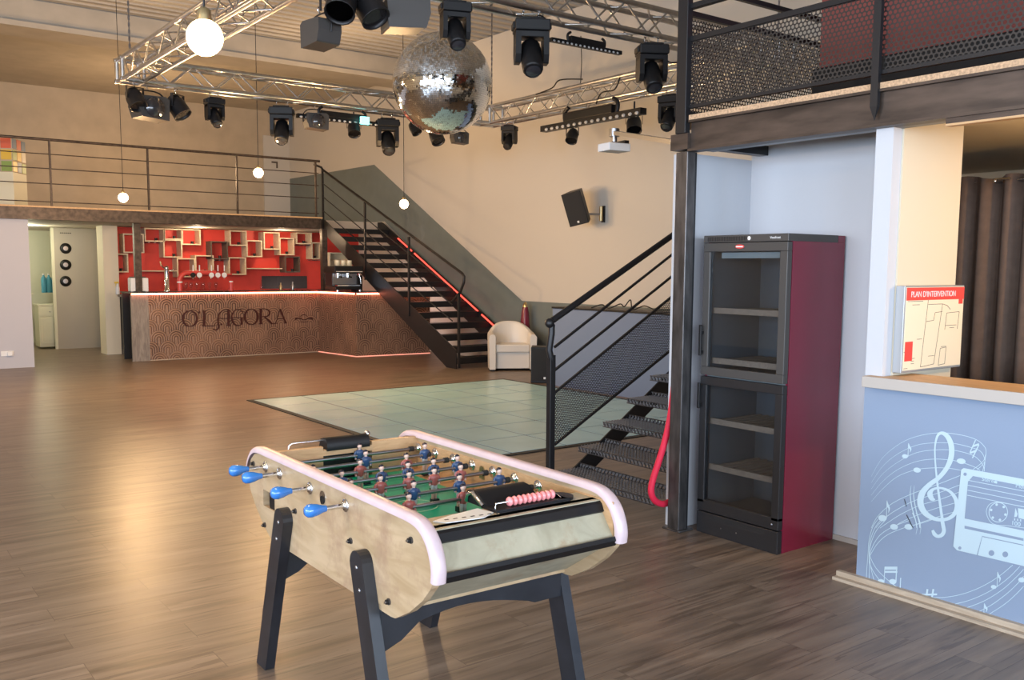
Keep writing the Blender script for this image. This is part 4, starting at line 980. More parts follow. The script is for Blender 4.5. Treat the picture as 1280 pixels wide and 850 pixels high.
# grey backsplash panels
for x0, x1, y0, y1, lab in ((328, 347, 345, 361, 'left grey backsplash panel behind the small bottles'), (347.4, 384, 345, 361, 'wider dark backsplash panel with faint lettering shapes, right of the grey one')):
    a, b = gy(x0, y1, 18.66), gy(x1, y0, 18.66); tag(MB().box((a.x, 18.67, a.z), (b.x, 18.695, b.z), 'fridge_black').build('backsplash', 'fridge_black', bevel=.003), lab, 'backsplash')
for px, h, m_, lab in ((327, .2, 'clear_glass', 'small clear bottle left of the grey backsplash'), (351, .14, 'brass', 'small yellow bottle in front of the dark backsplash'), (366, .16, 'steel', 'small steel shaker in front of the dark backsplash')):
    o = MB().lathe([(.028, 0), (.03, .01), (.03, h * .55), (.012, h * .75), (.012, h)], m_, 12, Matrix.Translation((on_bar(px, 362, 17.05), 17.05, ZB + .001))); tag(o.build('bottle', m_), lab, 'bottle')
# under-counter fridge between the wall end and the bar
t = thing('bottle_fridge', 'black glass-door bottle fridge between the cream wall end and the bar', 'fridge', (4.50, 18.05, 0))
z0 = .10
MB().box((.06, 0, 0), (.62, .6, z0), 'grey_planks').build('base', 'grey_planks', t)
MB().box((.05, .03, z0), (.65, .6, 1.08), 'fridge_black').build('body', 'fridge_black', t); d = MB().box((.05, 0, z0), (.65, .03, z0 + .06), 'fridge_black').box((.05, 0, 1.02), (.65, .03, 1.08), 'fridge_black').box((.05, 0, z0 + .06), (.11, .03, 1.02), 'fridge_black').box((.59, 0, z0 + .06), (.65, .03, 1.02), 'fridge_black').build('door', 'fridge_black', t)
MB().box((.11, .01, z0 + .06), (.59, .02, 1.02), 'cooler_glass').build('glass_pane', 'cooler_glass', d); MB().box((.16, .004, .60), (.54, .01, .62), 'steel').build('shelf', 'steel', t)
MB().box((.0, -.02, 1.08), (.72, .6, 1.12), 'grey_planks').build('top_board', 'grey_planks', t)

# ------------------------------------------------------------------ kitchen passage
pa, pb = gz(80, 436), gz(127, 434)
t = thing('partition_panel', 'grey-beige door panel with three black discs in the passage left of the bar', 'door panel', (3.79, 20.0, 0))
MB().box((0, 0, 0), (.81, .05, 2.38), 'panel_grey').box((-.05, .0, 0), (0, .05, 2.38), 'kitchen_white').build('panel', 'panel_grey', t)
for py in (310.5, 331, 351.5):
    c = gy(81, py, 20.0); c.x = gy(82, py, 20.0).x
    q = MB().lathe([(.105, 0), (.105, .008), (.045, .010)], 'black_plastic', 24, Matrix.Translation((c.x - 3.79, 0, c.z)) @ Matrix.Rotation(PI / 2, 4, 'X')).build('disc', 'black_plastic', t)
    MB().lathe([(.045, .010), (.008, .011), (1e-5, .011)], 'steel', 16, Matrix.Translation((c.x - 3.79, 0, c.z)) @ Matrix.Rotation(PI / 2, 4, 'X')).build('disc_label', 'panel_grey', q)
mb = MB(); c = gy(82, 292, 20.0)
for i in range(6): mb.box((c.x - 3.79 - .10 + i * .035, -.002, c.z), (c.x - 3.79 - .078 + i * .035, 0, c.z + .02), 'print_black')
mb.build('small_mark', 'print_black', t)
t = thing('kitchen_dresser', 'cream kitchen dresser with drawers in the passage', 'dresser', (gy(50, 430, 20.2).x, 20.2, 0))
MB().box((0, 0, .04), (.78, .45, .85), 'kitchen_white').box((-.01, -.01, .85), (.79, .45, .88), 'kitchen_white').build('body', 'kitchen_white', t, bevel=.004)
for x in (.02, .40):
    d = MB().box((x, -.015, .10), (x + .36, 0, .62), 'kitchen_white').box((x + .05, -.02, .16), (x + .31, -.014, .56), 'kitchen_white').build('door', 'kitchen_white', t, bevel=.003)
    MB().box((x, -.015, .65), (x + .36, 0, .82), 'kitchen_white').sphere((x + .18, -.025, .735), .012, 'steel', 8).build('drawer', 'kitchen_white', t)
for z in (1.25, 1.55, 1.85): MB().box((.45, .15, z), (.9, .45, z + .02), 'kitchen_white').build('shelf', 'kitchen_white', t)
t = thing('kitchen_counter', 'cream kitchen counter at the left of the passage', 'counter', (2.2, 20.9, 0)); MB().box((0, 0, 0), (.7, .6, 1.05), 'kitchen_white').build('body', 'kitchen_white', t); MB().box((-.01, -.02, 1.05), (1.35, .6, 1.09), 'kitchen_white').build('worktop', 'kitchen_white', t)
for i, px in enumerate((54.5, 61, 67.5)):
    x = gy(px, 350, 21.0).x; t = thing('water_bottle', ('left', 'middle', 'right')[i] + 'most of the three blue water bottles on the kitchen counter' if i != 1 else 'middle one of the three blue water bottles on the kitchen counter', 'bottle', (x, 21.0, 1.091), 0, 'blue water bottles in the kitchen')
    MB().lathe([(.048, 0), (.05, .01), (.05, .24), (.045, .30), (.018, .34), (.018, .36)], 'water_blue', 16).build('body', 'water_blue', t); MB().cyl((0, 0, .36), (0, 0, .39), .022, 'print_white', 10).build('cap', 'print_white', t)
p = gz(44, 459); c = gy(9, 442, 16.66)
t = thing('wall_socket', 'white double socket low on the lilac partition wall', 'socket', (c.x, 16.66, c.z)); MB().box((-.09, -.012, -.04), (.09, 0, .04), 'plug_white').build('plate', 'plug_white', t, bevel=.003); MB().box((-.0, -.05, -.035), (.07, -.012, .035), 'plug_white').build('plug', 'plug_white', t, bevel=.006)

# ------------------------------------------------------------------ colourful cube on the mezzanine
t = thing('colour_cube_cabinet', 'large cube cabinet of multicoloured squares on the left mezzanine', 'cabinet', (2.62, 17.75, 2.6), math.radians(-30))
s_ = .56
MB().box((-.5 * s_, -.5 * s_, 0), (.5 * s_, .5 * s_, .58), 'kitchen_white').build('pedestal', 'wall_brown', t)
MB().box((-.5 * s_, -.5 * s_, .58), (.5 * s_, .5 * s_, .58 + s_), 'wall_brown').build('body', 'wall_brown', t, bevel=.01)
L1 = [['co', 'cy', 'cr'], ['cw', 'cw', 'cy'], ['cg', 'cb', 'cg']]; L2 = [['cb', 'cr', 'cb'], ['cg', 'cy', 'cw'], ['cy', 'cb', 'cg']]
g = s_ / 3
for r in range(3):
    for c_ in range(3):
        z = .58 + s_ - (r + 1) * g
        MB().box((-.5 * s_ + c_ * g + .012, -.5 * s_ - .005, z + .012), (-.5 * s_ + (c_ + 1) * g - .012, -.5 * s_, z + g - .012), 'cube_' + L1[r][c_]).build('coloured_square', 'cube_cr', t)
        MB().box((.5 * s_, -.5 * s_ + c_ * g + .012, z + .012), (.5 * s_ + .005, -.5 * s_ + (c_ + 1) * g - .012, z + g - .012), 'cube_' + L2[r][c_]).build('coloured_square', 'cube_cr', t)
# ------------------------------------------------------------------ truss ring with stage lights
TX0, TX1, TY0, TY1, TZ = 3.10, 8.30, 6.40, 11.60, 3.80
tr = thing('lighting_truss', 'square aluminium lighting truss hung over the dance floor', 'truss', (5.7, 9.0, TZ))
def truss_run(p, q, parent):
    p, q = Vector(p), Vector(q); d = (q - p).normalized(); sd = Vector((-d.y, d.x, 0)); L = (q - p).length
    seg = bpy.data.objects.new('truss_beam', None)
    c = []; mb = MB()
    for a in (-.12, .12):
        for z in (0, .24): mb.cyl(p + sd * a + Vector((0, 0, z)), q + sd * a + Vector((0, 0, z)), .025, 'truss_alu', 10)
    beam = mb.build('truss_beam', 'truss_alu', parent)
    mb = MB(); n = int(L / .26); st = L / n
    for i in range(n):
        a, b = p + d * st * i, p + d * st * (i + 1)
        for s in (-.12, .12):
            z0, z1 = (0, .24) if i % 2 else (.24, 0)
            mb.cyl(a + sd * s + Vector((0, 0, z0)), b + sd * s + Vector((0, 0, z1)), .0095, 'truss_alu', 6)
        for z in (0, .24):
            s0, s1 = (-.12, .12) if i % 2 else (.12, -.12)
            mb.cyl(a + sd * s0 + Vector((0, 0, z)), b + sd * s1 + Vector((0, 0, z)), .0095, 'truss_alu', 6)
    mb.build('bracing', 'truss_alu', beam)
o = Vector((5.7, 9.0, TZ)); E_ = .12
def tl(x, y): return Vector((x, y, TZ)) - o
truss_run(tl(TX0 + .15, TY0), tl(TX1 - .15, TY0), tr); truss_run(tl(TX1, TY0 + .15), tl(TX1, TY1 - .15), tr)
truss_run(tl(TX1 - .15, TY1), tl(TX0 + .15, TY1), tr); truss_run(tl(TX0, TY1 - .15), tl(TX0, TY0 + .15), tr)
for x in (TX0, TX1):
    for y in (TY0, TY1):
        b = tl(x, y); mb = MB()
        for a in (-.12, .12):
            for c_ in (-.12, .12): mb.cyl(b + Vector((a, c_, 0)), b + Vector((a, c_, .24)), .025, 'truss_alu', 8)
            for z in (0, .24): mb.cyl(b + Vector((a, -.15, z)), b + Vector((a, .15, z)), .025, 'truss_alu', 8).cyl(b + Vector((-.15, a, z)), b + Vector((.15, a, z)), .025, 'truss_alu', 8)
        mb.build('corner_block', 'truss_alu', tr)
        mb = MB(); k = 0; z = .26
        while z < ZC - TZ - .06:
            if k % 2: mb.box((b.x - .012, b.y - .003, z), (b.x + .012, b.y + .003, z + .05), 'steel')
            else: mb.box((b.x - .003, b.y - .012, z), (b.x + .003, b.y + .012, z + .05), 'steel')
            z += .04; k += 1
        mb.build('chain', 'steel', tr)
GR = {'front': 'stage lights on the front truss', 'right': 'stage lights on the right truss', 'back': 'stage lights on the back truss', 'left': 'stage lights on the left truss'}
PROTO = {}
def clone(t, **k):
    r = t.copy(); C.objects.link(r)
    for ch in t.children:
        c = ch.copy(); C.objects.link(c); c.parent = r
        for g in ch.children:
            d = g.copy(); C.objects.link(d); d.parent = c
    return r
def make_moving():
    t = thing('moving_head_light', 'x', 'stage light')
    # origin at hook; hangs down, height about .46 at scale 1
    MB().tube([(-.06, 0, .02), (-.06, .03, .035), (-.06, .03, -.005), (-.06, 0, -.04)], .008, 'chrome', 6).tube([(.06, 0, .02), (.06, .03, .035), (.06, .03, -.005), (.06, 0, -.04)], .008, 'chrome', 6).build('clamp', 'chrome', t)
    MB().box((-.13, -.10, -.13), (.13, .10, -.05), 'black_plastic').box((-.09, -.07, -.05), (.09, .07, -.03), 'black_plastic').box((-.145, -.06, -.115), (.145, .06, -.065), 'black_plastic').build('base', 'black_plastic', t, bevel=.008)
    mb = MB()
    for s in (-1, 1): mb.prism([(-.075, -.14), (.075, -.14), (.08, -.30), (.05, -.36), (-.05, -.36), (-.08, -.30)], lambda u, v, w: (w, u, v), s * .084, s * .125, 'black_plastic')
    mb.box((-.125, -.075, -.175), (.125, .075, -.13), 'black_plastic').build('yoke', 'black_plastic', t, bevel=.006)
    Mh = Matrix.Translation((0, -.01, -.30)) @ Matrix.Rotation(math.radians(-38), 4, 'X')
    h = MB().lathe([(.05, .12), (.074, .10), (.082, .02), (.083, -.08), (.076, -.15), (.060, -.175), (.058, -.165)], 'black_plastic', 14, Mh).build('head', 'black_plastic', t)
    MB().lathe([(.058, -.168), (.03, -.176), (1e-5, -.178)], 'lens_glass', 14, Mh).build('lens', 'lens_glass', h)
    return t
def make_par():
    t = thing('par_can', 'x', 'stage light')
    MB().tube([(0, 0, .02), (0, .025, .03), (0, .03, .0), (0, 0, -.03)], .008, 'chrome', 6).build('clamp', 'chrome', t)
    MB().bar((-.11, 0, -.035), (.11, 0, -.035), .03, .006, 'black_metal').bar((-.11, 0, -.035), (-.11, 0, -.17), .03, .006, 'black_metal', up=(1, 0, 0)).bar((.11, 0, -.035), (.11, 0, -.17), .03, .006, 'black_metal', up=(1, 0, 0)).build('yoke', 'black_metal', t)
    Mh = Matrix.Translation((0, 0, -.17)) @ Matrix.Rotation(math.radians(-35), 4, 'X')
    h = MB().lathe([(.05, .13), (.08, .10), (.10, .02), (.10, -.11), (.103, -.115), (.095, -.115), (.09, -.09)], 'black_metal', 16, Mh).build('can', 'black_metal', t)
    MB().lathe([(.09, -.09), (.05, -.085), (1e-5, -.08)], 'lens_glass', 16, Mh).build('lens', 'lens_glass', h)
    return t
def make_fresnel():
    t = thing('box_spotlight', 'x', 'stage light')
    MB().tube([(0, 0, .02), (0, .025, .03), (0, .03, .0), (0, 0, -.03)], .008, 'chrome', 6).build('clamp', 'chrome', t)
    MB().tube(spline([(-.18, 0, -.22), (-.185, 0, -.12), (-.12, 0, -.045), (0, 0, -.03), (.12, 0, -.045), (.185, 0, -.12), (.18, 0, -.22)], 4), .008, 'black_metal', 6).build('yoke', 'black_metal', t)
    h = MB().prism([(-.16, -.10), (-.165, -.20), (-.13, -.31), (.16, -.33), (.17, -.12), (.13, -.09)], lambda u, v, w: (u, w, v), -.12, .12, 'fridge_grey').build('housing', 'fridge_grey', t, bevel=.012)
    MB().lathe([(.10, 0), (.10, .02), (1e-5, .025)], 'lens_glass', 18, Matrix.Translation((0, -.125, -.21)) @ Matrix.Rotation(PI / 2, 4, 'X')).build('lens', 'lens_glass', h)
    return t
def make_batten(L=1.0):
    t = thing('led_batten', 'x', 'stage light')
    MB().tube(spline([(-.28, 0, .02), (-.33, 0, -.02), (-.32, 0, -.10), (-.28, 0, -.13)], 4), .018, 'black_metal', 8).build('bracket', 'black_metal', t)
    MB().tube(spline([(.28, 0, .02), (.33, 0, -.02), (.32, 0, -.10), (.28, 0, -.13)], 4), .018, 'black_metal', 8).build('bracket', 'black_metal', t)
    MB().box((-.30, -.04, -.10), (.30, .04, -.03), 'black_plastic').build('driver_box', 'black_plastic', t, bevel=.006)
    b = MB().box((-L / 2, -.035, -.15), (L / 2, .035, -.10), 'black_plastic').build('bar', 'black_plastic', t)
    n = int(L / .075)
    for s in (-1, 1):
        mb = MB()
        for i in range(n): mb.sphere((-L / 2 + .04 + i * .075, s * .033, -.138), .018, 'led_lens', 8, (1.3, .5, .8))
        mb.build('lens_row', 'led_lens', b)
    return t
PROTO = {'m': make_moving(), 'p': make_par(), 'f': make_fresnel(), 'b': make_batten(1.25)}
USED = set()
def hang(kind, tr_, px, rz, sc, label, drop=0, back=True, dz=0, off=0):
    """hang a lamp under the truss run where the photo shows it"""
    z = TZ - .05
    if tr_ == 'front': p = gy(px, 60, TY0 + off); x, y = p.x, TY0 + off
    elif tr_ == 'back': p = gy(px, 130, TY1 + off); x, y = p.x, TY1 + off
    elif tr_ == 'right': p = gx(px, 130, TX1 + off); x, y = TX1 + off, p.y
    else: p = gx(px, 100, TX0 + off); x, y = TX0 + off, p.y
    t = PROTO[kind]
    if kind in USED: t = clone(t)
    USED.add(kind)
    t.location = (x, y, z - drop); t.rotation_euler = (0, 0, math.radians(rz)); t.scale = (sc,) * 3
    t['label'] = label; t['group'] = GR[tr_]
    if drop > .02:
        q = MB().cyl((0, 0, 0), (0, 0, drop / sc), .012, 'black_metal', 8).build('drop_pipe', 'black_metal', t)
    return t
LT = hang
LT('m', 'front', 569, -20, .88, 'black moving head light in front of the mirror ball', off=-.12)
LT('m', 'front', 664, -30, 1.12, 'large black moving head light just right of the mirror ball', off=-.12)
LT('m', 'front', 815, -30, 1.05, 'large black moving head light near the tall post end of the front truss', off=-.12)
LT('b', 'front', 733, 0, .68, 'slim black LED batten under the front truss between two large moving heads', off=.16)
LT('f', 'front', 507, 165, 1.0, 'big boxy spotlight left of the mirror ball on the front truss', off=-.12)
LT('p', 'front', 461, 20, 1.1, 'par can with visible LED lenses at the top picture edge', off=-.12)
LT('p', 'front', 428, -40, 1.1, 'par can cut by the top picture edge, furthest left on the front truss', off=-.12)
LT('f', 'left', 402, 95, .8, 'boxy spotlight hanging low from the left truss right of the big glowing bulb', drop=.22)
LT('m', 'right', 637, -60, .82, 'small slim moving head light first right of the mirror ball on the right truss', off=-.05)
LT('b', 'right', 738, 90, 1.55, 'long black LED batten with two rows of lenses on the right truss', off=-.14)
LT('p', 'right', 716, -60, .80, 'small par can under the middle of the long batten', drop=.16, off=.1)
LT('p', 'right', 793, -40, .95, 'par can under the right end of the long batten', drop=.12, off=.1)
LT('m', 'right', 838, -70, 1.0, 'moving head light half hidden beside the tall post', off=0)
LT('p', 'left', 168, 20, 1.0, 'small par can on the far left corner of the truss')
LT('f', 'back', 186, 10, 1.15, 'large boxy spotlight near the left corner of the back truss')
LT('p', 'back', 222, 40, 1.1, 'par can turned aside, right of the large boxy spotlight')
LT('m', 'back', 268, 0, .85, 'moving head light facing the room below the big glowing bulb')
LT('m', 'back', 352, -30, 1.15, 'large moving head light left of the rounded spotlight on the back truss')
LT('f', 'back', 394, -8, .9, 'rounded grey spotlight in a hoop bracket under the LED batten end')
LT('b', 'back', 428, 0, 1.05, 'black LED batten with a row of white lenses on the back truss')
LT('p', 'back', 442, -20, .85, 'small par can under the right half of the back batten', drop=.08)
LT('m', 'back', 484, -20, 1.18, 'large moving head light just left of the mirror ball on the back truss')
LT('p', 'back', 518, 20, .75, 'small par can peeking out below left of the mirror ball')
LT('p', 'back', 545, 0, 1.0, 'par can directly below the mirror ball', drop=.03)
LT('f', 'back', 574, -12, .72, 'boxy spotlight below the mirror ball, right of the round can', drop=.05)
tag(MB().box((gy(455, 145, 11.5).x - .06, 11.46, 3.58), (gy(455, 145, 11.5).x + .06, 11.5, 3.68), 'led_cyan').build('control_display', 'led_cyan'), 'small glowing turquoise display under the back truss', 'display')
for k, (pts, lab) in enumerate(((((640, 0), (652, -60)), ''),)): pass
# cables
def cable(pts, lab, r=.009): tag(MB().tube(spline(pts, 6), r, 'black_plastic', 6).build('power_cable', 'black_plastic'), lab, 'cable', 'truss cables')
def fr(px, py, y=TY0 - .14): return gy(px, py, y)
def rt(px, py, x=TX1 - .14): return gx(px, py, x)
cable([fr(676, 40), fr(672, 20), fr(682, 24), fr(686, 40), fr(684, 58)], 'black cable loop beside the large moving head right of the mirror ball', .006)
cable([fr(826, 55), fr(828, 70), fr(838, 78), fr(850, 78)], 'black cable drooping from the front truss near the tall post', .006)
cable([rt(670, 118), rt(690, 110), rt(700, 100), rt(728, 99)], 'black cable lying along the top of the right truss')
cable([rt(745, 130), rt(752, 116), rt(768, 112), rt(775, 96)], 'black cable zigzagging over the right truss bracing')
cable([gx(726, 45, 8.45), gx(727, 75, 8.45), gx(726, 98, 8.45), gx(725, 112, 8.45)], 'black cable hanging straight down onto the right truss', .006)
# projector on arm
t = thing('projector', 'white projector hanging from a grey arm fixed to the tall post', 'projector', (4.33, 4.06, 2.44))
arm_end = Vector((.72, 1.35, .08))
e = pln(768, 166, (0, 1, 0), 5.4) - Vector((4.33, 4.06, 2.44))
MB().bar((-.02, 0, -.01), e, .035, .03, 'steel', ).build('arm', 'steel', t)
MB().cyl(e + Vector((0, 0, .03)), e + Vector((0, 0, -.03)), .04, 'steel', 14).cyl(e, e + Vector((0, 0, -.07)), .022, 'steel', 10).build('joint', 'steel', t)
Mp = Matrix.Translation(e + Vector((.0, .0, -.115))) @ Matrix.Rotation(math.radians(-8), 4, 'Z')
MB().box((-.10, -.08, -.03), (.10, .08, .03), 'proj_white', Mp).build('body', 'proj_white', t, bevel=.006)
MB().box((.05, -.07, .031), (.09, .05, .055), 'black_plastic', Mp).build('cable_bundle', 'black_plastic', t)
a_, b_ = gy(331, 262, 22.36), gy(362, 172, 22.36)
t = thing('wall_panel', 'pale upright panel with a small dark mark on the far wall above the bar', 'panel', (a_.x, 22.398, 2.6))
MB().box((0, -.04, 0), (b_.x - a_.x, 0, b_.z - 2.6), 'wall_beige').build('board', 'wall_beige', t); mk = MB().box((.20, -.046, b_.z - 3.26), (.36, -.04, b_.z - 3.22), 'shelf_dark').box((.32, -.046, b_.z - 3.38), (.36, -.04, b_.z - 3.26), 'shelf_dark').build('mark', 'shelf_dark', t)
# ------------------------------------------------------------------ mirror ball
def mirror_ball():
    c = Vector((5.19, 8.11, 3.50)); r = .50
    t = thing('mirror_ball', 'large mirror ball of tiny square mirrors hanging inside the truss', 'mirror ball', c)
    mb = MB(); nl = 78; rnd = random.Random(3)
    core = MB().sphere((0, 0, 0), r - .006, 'fridge_grey', 40).build('core', 'fridge_grey', t)
    vs, fs = [], []
    for i in range(nl):
        a0, a1 = PI * i / nl, PI * (i + 1) / nl; am = (a0 + a1) / 2; nn = max(4, int(2 * PI * math.sin(am) / (PI / nl)))
        for j in range(nn):
            b0, b1 = 2 * PI * j / nn, 2 * PI * (j + 1) / nn; bm = (b0 + b1) / 2
            n_ = Vector((math.sin(am) * math.cos(bm), math.sin(am) * math.sin(bm), math.cos(am)))
            n2 = (n_ + Vector((rnd.gauss(0, .022), rnd.gauss(0, .022), rnd.gauss(0, .022)))).normalized()
            x, y, _ = frame_of(n2)
            ex = Vector((-math.sin(bm), math.cos(bm), 0)); ex = (ex - n2 * ex.dot(n2)).normalized(); ey = n2.cross(ex)
            h = r * PI / nl / 2 * .95; k = len(vs); p = n_ * r
            vs += [p - ex * h - ey * h, p + ex * h - ey * h, p + ex * h + ey * h, p - ex * h + ey * h]; fs.append((k, k + 1, k + 2, k + 3))
    mb.add(vs, fs, 'mirror'); mb.build('mirror_tiles', 'mirror', t)
    MB().cyl((0, 0, r - .01), (0, 0, r + .04), .05, 'chrome', 16).cyl((0, 0, r + .04), (0, 0, ZC - c.z), .006, 'steel', 6).build('hanger', 'steel', t)
mirror_ball()
# ------------------------------------------------------------------ pendant bulbs
def bulb(px, py, depth, r, lab, m, watts, col, warmr=.06):
    v = ray(px, py); fw = R @ Vector((0, 0, -1)); p = CAM + v * (depth / v.dot(fw))
    t = thing('pendant_bulb', lab, 'pendant bulb', p, 0, 'bare round pendant bulbs')
    MB().sphere((0, 0, 0), r, m, 24).build('globe', m, t)
    MB().lathe([(r * .42, r * .88), (r * .40, r * 1.15), (r * .36, r * 1.5), (r * .1, r * 1.65)], 'brass', 16).build('lamp_socket', 'brass', t)
    MB().cyl((0, 0, r * 1.6), (0, 0, ZC - p.z), .004, 'black_plastic', 6).build('cord', 'black_plastic', t)
    l = bpy.data.lights.new('bulb_light', 'POINT'); l.energy = watts; l.color = col; l.shadow_soft_size = r
    lo = bpy.data.objects.new('bulb_light', l); C.objects.link(lo); lo.location = p + Vector((0, 0, -r - .07)); l.shadow_soft_size = .06
    return p
WARM = (1, .62, .30)
bulb(256, 47, 3.2, .062, 'large glowing bulb hanging closest to the viewer at upper left', 'bulb', 60, WARM)
bulb(154, 247, 12.3, .062, 'glowing bulb hanging in front of the left part of the mezzanine railing', 'bulb_far', 170, WARM)
bulb(323, 216, 12.0, .062, 'glowing bulb hanging in front of the middle of the mezzanine railing', 'bulb_far', 150, WARM)
bulb(505, 255, 12.0, .058, 'glowing bulb hanging in front of the open staircase', 'bulb_far', 120, WARM)

# ------------------------------------------------------------------ music mural on the counter wall
t = thing('music_mural', 'pale blue music mural with treble clef, notes and cassette on the blue-grey wall', 'mural', (4.34, 1.9, 0))
def mural(fn):
    def f(x, y, w): p = gx(x, y, 4.34); return Vector((-w, p.y - 1.9, p.z))
    return Flat(f)
Z1 = lambda pts: [(1080 + x / 6.4, 530 + y / 6.4) for x, y in pts]
Z2 = lambda pts: [(1080 + x / 5.665, 640 + y / 5.665) for x, y in pts]
MW = 'mural_white'
f = mural(0)
up = [[(60, 420), (150, 270), (300, 150), (450, 92), (620, 70), (780, 88), (900, 125), (965, 180), (978, 230), (962, 330), (950, 380)],
      [(60, 470), (150, 340), (270, 240), (420, 170), (570, 150), (720, 155), (850, 185), (930, 215), (965, 270), (968, 330), (962, 378)],
      [(60, 520), (150, 400), (280, 300), (420, 230), (570, 207), (720, 210), (860, 245), (925, 290), (960, 345), (965, 378)],
      [(60, 570), (150, 460), (270, 365), (420, 300), (570, 280), (720, 292), (820, 318), (900, 350), (930, 372)],
      [(60, 620), (150, 520), (270, 420), (420, 365), (570, 350), (690, 355), (775, 370)],
      [(975, 240), (960, 290), (920, 330), (875, 362)], [(968, 300), (935, 340), (905, 365)]]
for l_ in up: f.rib(Z1(l_), [.25, .6, .7, .7], MW)
f.mb.build('upper_staff_lines', MW, t)
f = mural(0)
lo = [[(770, 412), (560, 495), (380, 560), (220, 640), (110, 740), (60, 832)], [(765, 488), (600, 550), (400, 615), (240, 700), (150, 770), (95, 832)],
      [(760, 545), (620, 600), (450, 650), (300, 720), (190, 790), (130, 832)], [(735, 630), (560, 680), (400, 740), (290, 790), (240, 832)], [(730, 700), (600, 740), (480, 780), (400, 810)]]
for l_ in lo: f.rib(Z1(l_), .7, MW)
lo2 = [[(100, 50), (62, 110), (38, 200), (30, 300), (22, 400), (18, 480)], [(130, 45), (80, 110), (48, 200), (38, 300), (40, 400), (38, 488)], [(160, 50), (90, 130), (52, 220), (40, 300), (52, 400), (78, 500)],
       [(320, 60), (215, 100), (130, 150), (80, 210), (45, 290), (40, 340), (62, 410), (110, 480), (130, 505)], [(520, 40), (420, 75), (290, 110), (170, 160), (100, 220), (55, 290), (48, 320), (90, 400), (170, 480), (270, 550), (400, 595), (540, 605), (680, 585), (820, 535), (950, 460), (1055, 375)],
       [(620, 657), (760, 620), (900, 555), (1020, 470), (1105, 385)], [(710, 684), (850, 630), (980, 550), (1080, 460), (1132, 405)], [(800, 712), (900, 660), (1010, 580), (1095, 500), (1132, 455)], [(890, 722), (1000, 650), (1080, 580), (1132, 525)]]
for l_ in lo2: f.rib(Z2(l_), .75, MW)
f.mb.build('lower_staff_lines', MW, t)
f = mural(0)
f.rib(Z1([(640, 830), (625, 740), (605, 600), (585, 440), (572, 300), (570, 180), (590, 95), (625, 72), (670, 100), (700, 170), (700, 260), (665, 350), (600, 430), (520, 490), (465, 560), (455, 640), (490, 710), (560, 755), (640, 765), (710, 735), (745, 670), (735, 600), (690, 540), (620, 512), (560, 520), (530, 555), (545, 595), (572, 605)]),
      [4.5, 3.5, 3, 2.5, 2, 2, 3, 4, 6, 7, 7, 6, 5.5, 6, 8, 8, 7, 5, 4, 5, 6, 5, 3.5, 2.5, 3, 7, 6, 1], MW)
f.rib(Z2([(552, 40), (560, 90), (568, 130), (555, 160), (525, 172), (500, 155), (487, 128)]), [4.5, 4.5, 5, 5, 4, 5, 3], MW)
f.mb.build('treble_clef', MW, t)
f = mural(0)
def note(x, y, w, h, sx, sy, flag, Z=Z1, rx=24, ry=17):
    s = 6.4 if Z is Z1 else 5.665
    (cx, cy), = Z([(x, y)]); f.ell(cx, cy, rx / s, ry / s, MW, .15, b=.0026)
    if flag:
        f.rib(Z([(x + sx, y), (x + sx + 4, y - sy)]), [1.1, .5], MW, smooth=False, b=.0026)
        f.rib(Z([(x + sx + 4, y - sy), (x + sx + 10, y - sy * .72), (x + sx + 22, y - sy * .55), (x + sx + 16, y - sy * .3)]), [.4, 3, 2, .3], MW, b=.0026)
note(330, 258, 0, 0, 24, 105, True); note(427, 368, 0, 0, 0, 0, False, rx=30, ry=20); note(780, 297, 0, 0, 0, 0, False, rx=36, ry=22); note(150, 752, 0, 0, 32, 140, True, rx=34, ry=25)
note(215, 105, 0, 0, 0, 0, False, Z2, 28, 20); note(318, 105, 0, 0, 0, 0, False, Z2, 30, 20); note(920, 530, 0, 0, 24, 108, True, Z2, 20, 14); note(1118, 480, 0, 0, 0, 0, False, Z2, 24, 18)
note(850, 735, 0, 0, 0, 90, True, Z2, 8, 14)
note(122, 492, 0, 0, 0, 0, False, Z2, 24, 18); note(206, 492, 0, 0, 0, 0, False, Z2, 26, 18)
f.poly(Z2([(148, 386), (238, 386), (238, 408), (148, 408)]), MW, .0026); f.poly(Z2([(148, 416), (238, 416), (238, 430), (148, 430)]), MW, .0026)
f.rib(Z2([(150, 388), (144, 500)]), 1.0, MW, smooth=False, b=.0026); f.rib(Z2([(234, 388), (228, 498)]), 1.4, MW, smooth=False, b=.0026); f.rib(Z2([(262, 465), (258, 550)]), 1.3, MW, smooth=False, b=.0026)
f.rib(Z2([(412, 585), (520, 582)]), 2.2, MW, smooth=False, b=.0026); f.rib(Z2([(452, 545), (442, 612)]), 2.4, MW, smooth=False, b=.0026); f.rib(Z2([(494, 545), (482, 616)]), 2.4, MW, smooth=False, b=.0026)
f.rib(Z1([(895, 128), (850, 228)]), 1.3, MW, smooth=False, b=.0026); f.rib(Z1([(922, 165), (870, 272)]), 1.5, MW, smooth=False, b=.0026); f.rib(Z1([(872, 178), (922, 160)]), 2.3, MW, smooth=False, b=.0026); f.rib(Z1([(850, 232), (902, 212)]), 2.3, MW, smooth=False, b=.0026)
f.rib(Z1([(380, 490), (372, 560), (385, 660), (415, 770), (425, 830)]), [.3, 1.2, 1.2, 1.2], MW, b=.0026); f.rib(Z1([(405, 490), (400, 570), (415, 670), (440, 770), (450, 830)]), [.3, 1.2, 1.2, 1.2], MW, b=.0026)
f.rib(Z2([(345, 5), (368, 60), (378, 110), (370, 158)]), [1.2, .9, .3], MW, b=.0026); f.rib(Z2([(372, 5), (395, 60), (404, 110), (398, 158)]), [1.2, .9, .3], MW, b=.0026)
f.mb.build('notes', MW, t)
